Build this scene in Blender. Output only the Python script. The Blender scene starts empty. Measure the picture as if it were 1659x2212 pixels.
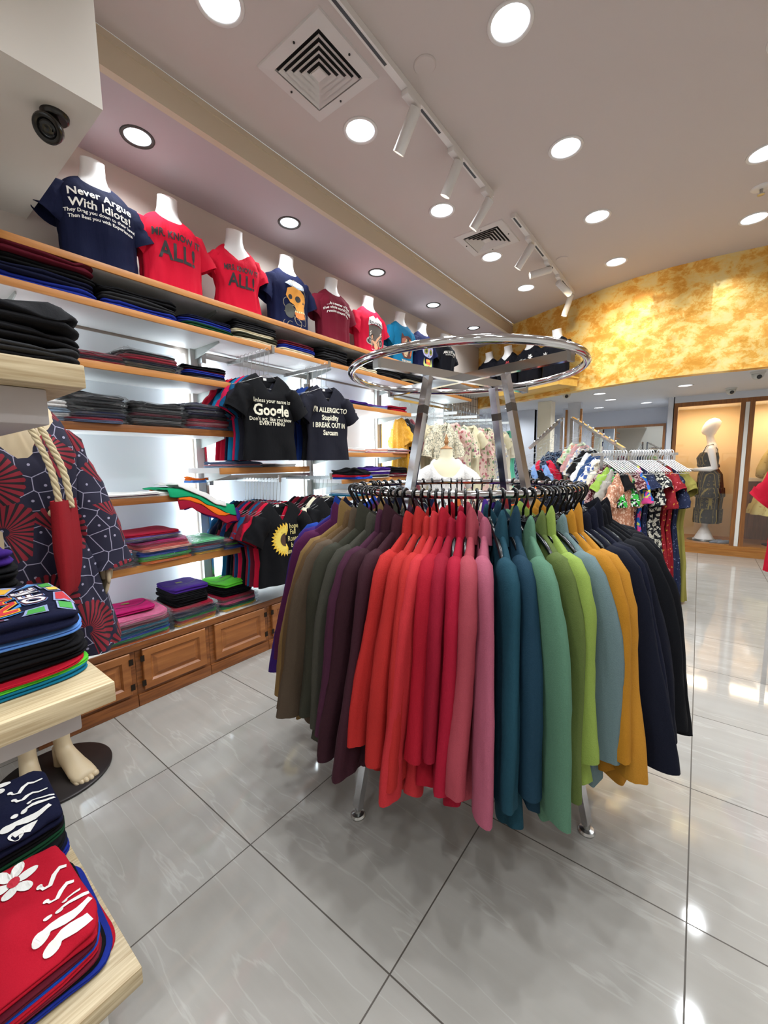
import bpy, bmesh, math, random
from math import sin, cos, pi, radians, sqrt
from mathutils import Vector, Matrix, noise
from mathutils.bvhtree import BVHTree
S = bpy.context.scene
COL = S.collection

# ------------------------------------------------------------------ camera
F_PX, YAW, PITCH, ROLL = 882.12, radians(37.607), radians(-6.735), radians(-0.774)
CAM = Vector((1.7506, -0.1125, 1.3002))
fwd = Vector((-sin(YAW) * cos(PITCH), cos(YAW) * cos(PITCH), sin(PITCH)))
rgt = Vector((cos(YAW), sin(YAW), 0)); upv = rgt.cross(fwd)
cx_ = rgt * cos(ROLL) + upv * sin(ROLL); cy_ = -rgt * sin(ROLL) + upv * cos(ROLL)
cd = bpy.data.cameras.new('camera'); cam = bpy.data.objects.new('camera', cd); COL.objects.link(cam)
m = Matrix((cx_, cy_, -fwd)).transposed().to_4x4(); m.translation = CAM
cam.matrix_world = m
cd.sensor_fit = 'VERTICAL'; cd.sensor_height = 24.0; cd.sensor_width = 18.0
cd.lens = 24.0 * F_PX / 2212.0; cd.clip_start = 0.02
S.camera = cam
S.view_settings.view_transform = 'Standard'; S.view_settings.look = 'None'
S.view_settings.gamma = 1.0; S.view_settings.use_curve_mapping = False
S.view_settings.exposure = 0.06

# ------------------------------------------------------------------ world and lights
W = bpy.data.worlds.new('world'); S.world = W; W.use_nodes = True
bg = W.node_tree.nodes['Background']; bg.inputs[0].default_value = (0.93, 0.95, 1.0, 1); bg.inputs[1].default_value = 0.55
ZC, ZS, ZL = 3.2, 3.05, 2.17          # main ceiling, side soffit, low back ceiling
def lamp(name, kind, loc, power, col=(1, 1, 1), size=0.1, aim=None, ang=120, blend=0.6, sy=None):
    d = bpy.data.lights.new(name, kind); d.energy = power; d.color = col
    if kind == 'AREA':
        d.size = size
        if sy: d.shape = 'RECTANGLE'; d.size_y = sy
    else: d.shadow_soft_size = size
    if kind == 'SPOT': d.spot_size = radians(ang); d.spot_blend = blend
    o = bpy.data.objects.new(name, d); o.location = loc; COL.objects.link(o)
    v = Vector(aim) - Vector(loc) if aim else Vector((0, 0, -1))
    o.rotation_euler = v.to_track_quat('-Z', 'Y').to_euler()
    return o
COOL = (0.90, 0.96, 1.0); WARM = (1.0, 0.80, 0.52)
CEIL_L = [(-0.02, 1.02), (0.0, 2.10 * .8 + 0.0), (0.0, 2.90), (0.0, 3.74), (0.0, 4.58)]
CEIL_L = [(0.065, y) for y in (1.014, 1.842, 2.70, 3.60, 4.75)]
CEIL_L = [(0.064, 1.012), (0.09, 1.99 - .12), (0.084, 2.82), (0.098, 3.73), (0.117, 4.62), (0.979, 1.838), (0.984, 2.75), (0.996, 3.655), (0.994, 4.585), (1.975, 4.475), (1.962, 3.582),
          (1.975, 2.68), (1.975, 1.78), (0.98, 0.93), (2.9, 1.8), (2.9, 3.2), (2.9, 0.2), (1.975, 0.7), (2.9, 4.4), (0.98, -0.2), (1.975, -0.8), (0.98, -1.5), (2.9, -1.0), (1.975, -2.1), (0.2, -2.3), (3.6, -2.2)]  # rearmost entries, behind the camera, are added to brighten blazer fronts and chrome
SOFF_L = [(-0.736, 1.004), (-0.724, 2.018), (-0.715, 3.03), (-0.715, 4.04), (-0.705, 5.05)]
LOW_L = [(1.56, 5.99), (0.66, 5.94), (0.68, 6.64), (1.05, 7.37), (0.38, 7.5), (-.75, 6.5), (-1.6, 6.45), (2.7, 6.1)]  # trailing entries, left of the column onward, are added fill for the back room
for i, (x, y) in enumerate(CEIL_L): lamp('downlight_beam', 'SPOT', (x, y, ZC - 0.015), 46, COOL, 0.055, ang=150, blend=0.9)
for x, y in SOFF_L: lamp('soffit_beam', 'SPOT', (x, y, ZS - 0.015), 22, COOL, 0.045, ang=150, blend=0.9)
for x, y in LOW_L: lamp('low_beam', 'SPOT', (x, y, ZL - 0.012), 26, COOL, 0.05, ang=160, blend=0.8)
# warm track spots washing the yellow wall
lamp('wall_wash', 'SPOT', (0.50, 4.05, 3.0), 20, (1, .84, .55), 0.03, aim=(1.15, 5.15, 2.55), ang=75, blend=0.8)
lamp('wall_wash', 'SPOT', (0.50, 4.45, 2.98), 10, (1, .84, .55), 0.03, aim=(0.7, 5.2, 2.75), ang=70, blend=0.8)
# showcases
lamp('showcase_light', 'AREA', (1.78, 7.35, 2.03), 8, (1, .80, .55), 0.5, sy=0.3)
lamp('showcase_light', 'AREA', (2.6, 7.40, 2.03), 9, (1, .80, .55), 0.6, sy=0.3)
# light strips beside the uprights washing the white back panels
for y0, y1 in ((-.6, .42), (.42, 1.40), (1.40, 2.40), (2.40, 3.42), (3.42, 4.9)):
    for y, sgn in ((y0 + .07, 1), (y1 - .07, -1)):
        lamp('panel_strip_light', 'AREA', (-.985, y, 1.22), 6.0, (.82, .93, 1), .03, aim=(-1.06, y + sgn * .16, 1.22), sy=1.62)

# ------------------------------------------------------------------ material helpers
def lin(h):
    h = h.lstrip('#'); r = [int(h[i:i + 2], 16) / 255 for i in (0, 2, 4)]
    return tuple(c / 12.92 if c <= .04045 else ((c + .055) / 1.055) ** 2.4 for c in r) + (1,)
MC = {}
def newmat(n):
    mt = bpy.data.materials.new(n); mt.use_nodes = True; nt = mt.node_tree
    return mt, nt, nt.nodes['Principled BSDF']
def N(nt, t, **kw):
    n = nt.nodes.new(t)
    for k, v in kw.items():
        if k in n.inputs: n.inputs[k].default_value = v
        else: setattr(n, k, v)
    return n
def L(nt, a, b): nt.links.new(a, b)
def mixc(nt, fac, a, b):
    n = nt.nodes.new('ShaderNodeMix'); n.data_type = 'RGBA'
    for s, v in ((0, fac), (6, a), (7, b)):
        if hasattr(v, 'links'): nt.links.new(v, n.inputs[s])
        else: n.inputs[s].default_value = v
    return n.outputs[2]
def mth(nt, op, a, b=None, c=None):
    n = nt.nodes.new('ShaderNodeMath'); n.operation = op
    for s, v in enumerate((a, b, c)):
        if v is None: continue
        if hasattr(v, 'links'): nt.links.new(v, n.inputs[s])
        else: n.inputs[s].default_value = v
    return n.outputs[0]
def bump(nt, p, h, strength, dist=0.002):
    b = N(nt, 'ShaderNodeBump'); b.inputs['Strength'].default_value = strength; b.inputs['Distance'].default_value = dist
    L(nt, h, b.inputs['Height']); L(nt, b.outputs[0], p.inputs['Normal'])
def plain(n, col, rough=0.5, metal=0.0, emit=0, bmp=0, spec=0.5):
    if n in MC: return MC[n]
    mt, nt, p = newmat(n); c = lin(col) if isinstance(col, str) else col
    p.inputs['Base Color'].default_value = c; p.inputs['Roughness'].default_value = rough; p.inputs['Metallic'].default_value = metal
    p.inputs['Specular IOR Level'].default_value = spec
    if emit: p.inputs['Emission Color'].default_value = c; p.inputs['Emission Strength'].default_value = emit
    if bmp:
        t = N(nt, 'ShaderNodeTexCoord'); z = N(nt, 'ShaderNodeTexNoise', Scale=60.0); L(nt, t.outputs['Object'], z.inputs['Vector']); bump(nt, p, z.outputs[0], bmp)
    MC[n] = mt; return mt
def fabric(n, col, weave=1.0, var=0.12, rough=0.85):
    """woven cloth: slight heathered colour and fine thread bump"""
    k = 'fab_' + n
    if k in MC: return MC[k]
    mt, nt, p = newmat(k); c = lin(col)
    t = N(nt, 'ShaderNodeTexCoord'); z = N(nt, 'ShaderNodeTexNoise', Scale=420.0, Detail=2.0); L(nt, t.outputs['Object'], z.inputs['Vector'])
    c1 = tuple(x * (1 - var) for x in c[:3]) + (1,); c2 = tuple(min(1, x * (1 + var) + .004) for x in c[:3]) + (1,)
    L(nt, mixc(nt, z.outputs[0], c1, c2), p.inputs['Base Color'])
    mp = N(nt, 'ShaderNodeMapping'); mp.inputs['Scale'].default_value = (1, 1, .28); L(nt, t.outputs['Object'], mp.inputs['Vector'])
    z2 = N(nt, 'ShaderNodeTexNoise', Scale=13.0, Detail=3.0, Distortion=.4); L(nt, mp.outputs[0], z2.inputs['Vector'])
    h = mth(nt, 'ADD', mth(nt, 'MULTIPLY', z.outputs[0], 0.07 * weave), z2.outputs[0])
    bump(nt, p, h, 0.75, 0.010)
    p.inputs['Roughness'].default_value = rough; p.inputs['Specular IOR Level'].default_value = 0.12
    MC[k] = mt; return mt
def wood(n, c1, c2, axis='Y', scale=6.0, rough=0.45, stretch=14.0, bm_=0.15):
    if n in MC: return MC[n]
    mt, nt, p = newmat(n); t = N(nt, 'ShaderNodeTexCoord'); mp = N(nt, 'ShaderNodeMapping')
    sc = [stretch] * 3; sc['XYZ'.index(axis)] = 1.0; mp.inputs['Scale'].default_value = sc
    L(nt, t.outputs['Object'], mp.inputs['Vector'])
    z = N(nt, 'ShaderNodeTexNoise', Scale=scale, Detail=5.0, Distortion=0.6); L(nt, mp.outputs[0], z.inputs['Vector'])
    r = N(nt, 'ShaderNodeValToRGB'); r.color_ramp.elements[0].position = .32; r.color_ramp.elements[1].position = .68
    r.color_ramp.elements[0].color = lin(c1); r.color_ramp.elements[1].color = lin(c2)
    L(nt, z.outputs[0], r.inputs[0]); L(nt, r.outputs[0], p.inputs['Base Color']); p.inputs['Roughness'].default_value = rough
    bump(nt, p, z.outputs[0], bm_, 0.001); MC[n] = mt; return mt
def pattern(n, base, c2, c3=None, scale=14.0, kind='spots', rough=0.8):
    """printed cloth"""
    k = 'pat_' + n
    if k in MC: return MC[k]
    mt, nt, p = newmat(k); t = N(nt, 'ShaderNodeTexCoord'); co = t.outputs['Object']
    base, c2 = lin(base), lin(c2); c3 = lin(c3) if c3 else c2
    nz = N(nt, 'ShaderNodeTexNoise', Scale=scale * 1.3, Detail=2.0); L(nt, co, nz.inputs['Vector'])
    va = N(nt, 'ShaderNodeVectorMath', operation='MULTIPLY_ADD'); L(nt, nz.outputs['Color'], va.inputs[0]); va.inputs[1].default_value = (.05,) * 3; L(nt, co, va.inputs[2])
    if kind in ('spots', 'leaf', 'shell'):
        v = N(nt, 'ShaderNodeTexVoronoi', Scale=scale); L(nt, va.outputs[0], v.inputs['Vector'])
        f = mth(nt, 'LESS_THAN', v.outputs['Distance'], {'spots': .22, 'leaf': .42, 'shell': .47}[kind])
        sep = N(nt, 'ShaderNodeSeparateColor'); L(nt, v.outputs['Color'], sep.inputs[0])
        g = mth(nt, 'GREATER_THAN', sep.outputs[0], .5); cc = mixc(nt, g, c2, c3)
        if kind == 'shell':
            ring = mth(nt, 'MULTIPLY', f, mth(nt, 'GREATER_THAN', mth(nt, 'ABSOLUTE', mth(nt, 'SUBTRACT', v.outputs['Distance'], .2)), .035)); f = ring
        out = mixc(nt, f, base, cc)
    elif kind == 'net':
        v = N(nt, 'ShaderNodeTexVoronoi', Scale=scale); v.feature = 'DISTANCE_TO_EDGE'; L(nt, va.outputs[0], v.inputs['Vector'])
        out = mixc(nt, mth(nt, 'LESS_THAN', v.outputs['Distance'], .06), base, c2)
    elif kind == 'stripe':
        w = N(nt, 'ShaderNodeTexWave', Scale=scale); w.bands_direction = 'X'; L(nt, co, w.inputs['Vector'])
        out = mixc(nt, mth(nt, 'GREATER_THAN', w.outputs['Fac'], .8), base, c2)
    elif kind == 'paint':
        a = mth(nt, 'GREATER_THAN', nz.outputs[0], .53); nz2 = N(nt, 'ShaderNodeTexNoise', Scale=scale * 2.2, Detail=1.0); L(nt, va.outputs[0], nz2.inputs['Vector'])
        b = mth(nt, 'GREATER_THAN', nz2.outputs[0], .58); out = mixc(nt, b, mixc(nt, a, base, c2), c3)
    elif kind == 'gold':
        w = N(nt, 'ShaderNodeTexWave', Scale=scale); w.bands_direction = 'X'; w.inputs['Distortion'].default_value = .6; L(nt, co, w.inputs['Vector'])
        v = N(nt, 'ShaderNodeTexVoronoi', Scale=scale * 1.6, Randomness=.3); L(nt, co, v.inputs['Vector'])
        a = mth(nt, 'GREATER_THAN', w.outputs['Fac'], .93); b = mth(nt, 'LESS_THAN', mth(nt, 'ABSOLUTE', mth(nt, 'SUBTRACT', v.outputs['Distance'], .25)), .05)
        out = mixc(nt, mth(nt, 'MAXIMUM', a, mth(nt, 'MULTIPLY', b, .7)), base, c2)
    L(nt, out, p.inputs['Base Color']); p.inputs['Roughness'].default_value = rough; p.inputs['Specular IOR Level'].default_value = .3
    z2 = N(nt, 'ShaderNodeTexNoise', Scale=10.0, Detail=3.0); L(nt, co, z2.inputs['Vector']); bump(nt, p, z2.outputs[0], .5, .006)
    MC[k] = mt; return mt
def star_print():
    """navy cloth with a white line network and large red petal blooms"""
    if 'star' in MC: return MC['star']
    mt, nt, p = newmat('navy_bloom_print'); t = N(nt, 'ShaderNodeTexCoord')
    s0 = N(nt, 'ShaderNodeSeparateXYZ'); L(nt, t.outputs['Object'], s0.inputs[0]); c0 = N(nt, 'ShaderNodeCombineXYZ'); L(nt, s0.outputs[0], c0.inputs[0]); L(nt, s0.outputs[2], c0.inputs[1]); co = c0.outputs[0]
    e = N(nt, 'ShaderNodeTexVoronoi', Scale=15.0, voronoi_dimensions='2D'); e.feature = 'DISTANCE_TO_EDGE'; L(nt, co, e.inputs['Vector'])
    v = N(nt, 'ShaderNodeTexVoronoi', Scale=15.0, voronoi_dimensions='2D'); L(nt, co, v.inputs['Vector'])
    line = mth(nt, 'LESS_THAN', e.outputs[0], .022); dot = mth(nt, 'LESS_THAN', v.outputs['Distance'], .07)
    wht = mth(nt, 'MAXIMUM', line, dot)
    b = N(nt, 'ShaderNodeTexVoronoi', Scale=4.6, Randomness=.8, voronoi_dimensions='2D'); L(nt, co, b.inputs['Vector'])
    sb = N(nt, 'ShaderNodeVectorMath', operation='SUBTRACT'); L(nt, co, sb.inputs[0]); L(nt, b.outputs['Position'], sb.inputs[1])
    sx = N(nt, 'ShaderNodeSeparateXYZ'); L(nt, sb.outputs[0], sx.inputs[0])
    ang = mth(nt, 'ARCTAN2', sx.outputs[1], sx.outputs[0])
    pet = mth(nt, 'GREATER_THAN', mth(nt, 'SINE', mth(nt, 'MULTIPLY', ang, 26.0)), -.3)
    rad = mth(nt, 'MULTIPLY', mth(nt, 'LESS_THAN', mth(nt, 'ADD', b.outputs['Distance'], mth(nt, 'MULTIPLY', mth(nt, 'SINE', mth(nt, 'MULTIPLY', ang, 26.0)), -.015)), .50), mth(nt, 'GREATER_THAN', b.outputs['Distance'], .07))
    half = mth(nt, 'GREATER_THAN', mth(nt, 'SINE', mth(nt, 'ADD', ang, 1.0)), -.35)
    bl = mth(nt, 'MULTIPLY', rad, half)
    c = mixc(nt, wht, lin('#15122c'), lin('#9c97ac'))
    c = mixc(nt, bl, c, mixc(nt, pet, lin('#120a12'), lin('#841426')))
    L(nt, c, p.inputs['Base Color']); p.inputs['Roughness'].default_value = .8; MC['star'] = mt; return mt
def glossy_bag():
    if 'bag' in MC: return MC['bag']
    mt, nt, p = newmat('clear_plastic_film'); nt.nodes.remove(p); o = nt.nodes['Material Output']
    tr = N(nt, 'ShaderNodeBsdfTransparent'); gl = N(nt, 'ShaderNodeBsdfGlossy', Roughness=.12); df = N(nt, 'ShaderNodeBsdfDiffuse')
    df.inputs[0].default_value = (.85, .87, .9, 1)
    t = N(nt, 'ShaderNodeTexCoord'); z = N(nt, 'ShaderNodeTexNoise', Scale=38.0, Detail=3.0, Distortion=1.5); L(nt, t.outputs['Object'], z.inputs['Vector'])
    b = N(nt, 'ShaderNodeBump', Strength=.9, Distance=.01); L(nt, z.outputs[0], b.inputs['Height']); L(nt, b.outputs[0], gl.inputs['Normal'])
    m1 = N(nt, 'ShaderNodeMixShader'); m1.inputs[0].default_value = .025; L(nt, tr.outputs[0], m1.inputs[1]); L(nt, df.outputs[0], m1.inputs[2])
    fr = N(nt, 'ShaderNodeFresnel', IOR=1.45); L(nt, b.outputs[0], fr.inputs['Normal'])
    m2 = N(nt, 'ShaderNodeMixShader'); L(nt, mth(nt, 'MINIMUM', mth(nt, 'MULTIPLY', fr.outputs[0], .6), .3), m2.inputs[0]); L(nt, m1.outputs[0], m2.inputs[1]); L(nt, gl.outputs[0], m2.inputs[2])
    L(nt, m2.outputs[0], o.inputs[0]); MC['bag'] = mt; return mt

CHROME = plain('chrome', '#d8d8da', .08, 1.0)
STEEL = plain('brushed_steel', '#b4b4b2', .28, 1.0)
WHITE = plain('white_paint', '#e6e2dc', .6)
GREY = plain('grey_metal', '#a8aca8', .45, .3)
BLACK = plain('black_plastic', '#0a0a0c', .22)
MANQ = plain('white_mannequin', '#e9e6e4', .4)
SKIN = plain('beige_mannequin', '#cdb896', .45)
DARKGAP = plain('dark_gap', '#1a1716', .8)
INK = {'white': plain('white_ink', '#ece9e2', .6), 'black': plain('black_ink', '#151214', .6), 'cream': plain('cream_ink', '#ece6cf', .6)}
def ink(h): return plain('ink_' + h[1:], h, .65)

# ------------------------------------------------------------------ mesh helpers
def link_mesh(name, bm, mat, parent=None, smooth=True, sharp=None, tri=False):
    me = bpy.data.meshes.new(name); bm.normal_update(); bm.to_mesh(me); bm.free()
    if smooth:
        for q in me.polygons: q.use_smooth = True
        if sharp: me.set_sharp_from_angle(angle=radians(sharp))
    for q in (mat if isinstance(mat, (list, tuple)) else [mat]): me.materials.append(q)
    o = bpy.data.objects.new(name, me); COL.objects.link(o)
    if parent: o.parent = parent
    return o
def tag(o, label=None, cat=None, group=None, kind=None):
    if label: o['label'] = label
    if cat: o['category'] = cat
    if group: o['group'] = group
    if kind: o['kind'] = kind
    return o
def thing(name, label, cat, loc=(0, 0, 0), rz=0, group=None):
    o = bpy.data.objects.new(name, None); o.empty_display_size = .05; COL.objects.link(o)
    o.location = loc; o.rotation_euler = (0, 0, rz); return tag(o, label, cat, group)
def bx(bm, x0, x1, y0, y1, z0, z1, bev=0, mi=0):
    vs = [bm.verts.new((x, y, z)) for x in (x0, x1) for y in (y0, y1) for z in (z0, z1)]
    fs = [bm.faces.new([vs[i] for i in q]) for q in ((0, 1, 3, 2), (4, 6, 7, 5), (0, 4, 5, 1), (2, 3, 7, 6), (0, 2, 6, 4), (1, 5, 7, 3))]
    for f in fs: f.material_index = mi
    if bev:
        es = list({e for f in fs for e in f.edges})
        bmesh.ops.bevel(bm, geom=es, offset=bev, segments=2, profile=.5, affect='EDGES')
def box(name, x0, x1, y0, y1, z0, z1, mat, parent=None, bev=0):
    bm = bmesh.new(); bx(bm, min(x0, x1), max(x0, x1), min(y0, y1), max(y0, y1), min(z0, z1), max(z0, z1), bev); return link_mesh(name, bm, mat, parent, smooth=bool(bev), sharp=35)
def loft(bm, rings, cap0=True, cap1=True, mi=0):
    vr = [[bm.verts.new(p) for p in r] for r in rings]; n = len(rings[0])
    for a, b in zip(vr[:-1], vr[1:]):
        for i in range(n):
            f = bm.faces.new((a[i], a[(i + 1) % n], b[(i + 1) % n], b[i])); f.material_index = mi
    if cap0: bm.faces.new(vr[0][::-1]).material_index = mi
    if cap1: bm.faces.new(vr[-1]).material_index = mi
    return vr
def frame(d, up=Vector((0, 0, 1))):
    d = d.normalized(); s = d.cross(up)
    if s.length < 1e-3: s = d.cross(Vector((1, 0, 0)))
    s.normalize(); return s, s.cross(d).normalized()
def tube(bm, pts, r, n=8, cap=True, closed=False, flat=1.0, mi=0):
    pts = [Vector(p) for p in pts]; rs = r if isinstance(r, (list, tuple)) else [r] * len(pts); rings = []; s = None
    for i, p in enumerate(pts):
        if closed: d = pts[(i + 1) % len(pts)] - pts[i - 1]
        else: d = pts[min(i + 1, len(pts) - 1)] - pts[max(i - 1, 0)]
        d.normalize()
        if s is None: s, u = frame(d)
        else:
            s = (s - d * s.dot(d)); s.normalize(); u = s.cross(d).normalized()
        rings.append([p + s * rs[i] * cos(2 * pi * k / n) + u * rs[i] * flat * sin(2 * pi * k / n) for k in range(n)])
    if closed: rings.append(rings[0]); loft(bm, rings, False, False, mi); bmesh.ops.remove_doubles(bm, verts=bm.verts, dist=1e-6)
    else: loft(bm, rings, cap, cap, mi)
def bar(bm, a, b, w, h, up=Vector((0, 0, 1)), mi=0):
    a, b = Vector(a), Vector(b); s, u = frame(b - a, up); s *= w / 2; u *= h / 2
    loft(bm, [[p + s + u, p - s + u, p - s - u, p + s - u] for p in (a, b)], mi=mi)
def lathe(bm, prof, n=32, c=(0, 0, 0), cap0=True, cap1=True, mi=0):
    rings = [[(c[0] + r * cos(2 * pi * k / n), c[1] + r * sin(2 * pi * k / n), c[2] + z) for k in range(n)] for r, z in prof]
    loft(bm, rings, cap0, cap1, mi)
def copy_tree(o, parent=None):
    c = o.copy(); COL.objects.link(c)
    if parent: c.parent = parent
    for ch in list(o.children): copy_tree(ch, c)
    return c
def setmat(o, mt):
    o.material_slots[0].link = 'OBJECT'; o.material_slots[0].material = mt

# ------------------------------------------------------------------ prints: flat outlines laid on a garment surface
def lay(bm2, bvh, off=.003, axis='y', thr=.02, zlim=None):
    """project a flat (x,z) mesh along +y on a surface and lift it by off"""
    for _ in range(4):
        es = [e for e in bm2.edges if e.calc_length() > thr]
        if not es: break
        bmesh.ops.subdivide_edges(bm2, edges=es, cuts=1, use_grid_fill=False)
        bmesh.ops.triangulate(bm2, faces=[f for f in bm2.faces if len(f.verts) > 3])
    dead = []
    for v in bm2.verts:
        if axis == 'y': h = bvh.ray_cast(Vector((v.co.x, -2, v.co.z)), Vector((0, 1, 0)))
        else: h = bvh.ray_cast(Vector((v.co.x, v.co.z, 2)), Vector((0, 0, -1)))
        if h[0] is None: dead.append(v); continue
        v.co = h[0] + (Vector((0, -off, 0)) if axis == 'y' else Vector((0, 0, off)))
    if dead: bmesh.ops.delete(bm2, geom=dead, context='VERTS')
    return bm2
def text_bm(txt, size, cx=0, cz=0, bold=0.0, sx=1.0, arc=0.0, rot=0.0, sp=1.0):
    cu = bpy.data.curves.new('t', 'FONT'); cu.body = txt; cu.size = size; cu.align_x = 'CENTER'; cu.align_y = 'CENTER'; cu.offset = bold * size
    cu.space_character = sp; cu.resolution_u = 2; cu.space_line = .9
    o = bpy.data.objects.new('t', cu); COL.objects.link(o); dg = bpy.context.evaluated_depsgraph_get()
    me = o.evaluated_get(dg).to_mesh(); bm = bmesh.new(); bm.from_mesh(me); o.evaluated_get(dg).to_mesh_clear()
    bpy.data.objects.remove(o); bpy.data.curves.remove(cu)
    for v in bm.verts:
        x, y = v.co.x * sx, v.co.y; y -= arc * x * x
        v.co = (cx + x * cos(rot) - y * sin(rot), 0, cz + x * sin(rot) + y * cos(rot))
    bmesh.ops.triangulate(bm, faces=bm.faces); return bm
def poly_bm(polys):
    bm = bmesh.new()
    for pl in polys:
        try: bm.faces.new([bm.verts.new((x, 0, z)) for x, z in pl])
        except ValueError: pass
    bmesh.ops.triangulate(bm, faces=bm.faces); return bm
def disc(cx, cz, rx, rz=None, n=18, a=0, wob=0, seed=0):
    rz = rz or rx; rr = random.Random(seed); o = []
    for k in range(n):
        t = 2 * pi * k / n; w = 1 + wob * (rr.random() - .5); x = rx * w * cos(t); z = rz * w * sin(t)
        o.append((cx + x * cos(a) - z * sin(a), cz + x * sin(a) + z * cos(a)))
    return o
def stroke(pts, w):
    o1, o2 = [], []
    for i, p in enumerate(pts):
        a = pts[max(i - 1, 0)]; b = pts[min(i + 1, len(pts) - 1)]; dx, dz = b[0] - a[0], b[1] - a[1]; l = max(1e-6, sqrt(dx * dx + dz * dz))
        ww = w * (.35 + .65 * sin(pi * min(max(i / (len(pts) - 1), .08), .92)))
        o1.append((p[0] - dz / l * ww / 2, p[1] + dx / l * ww / 2)); o2.append((p[0] + dz / l * ww / 2, p[1] - dx / l * ww / 2))
    return [[o1[i], o1[i + 1], o2[i + 1], o2[i]] for i in range(len(pts) - 1)]
def put_print(garment, bvh, bm2, mat, name='print', off=.003, axis='y', thr=.02):
    if len(bm2.verts) == 0: return
    lay(bm2, bvh, off, axis, thr)
    if not bm2.faces: bm2.free(); return
    o = link_mesh(name, bm2, mat, garment, smooth=False); return o
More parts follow.
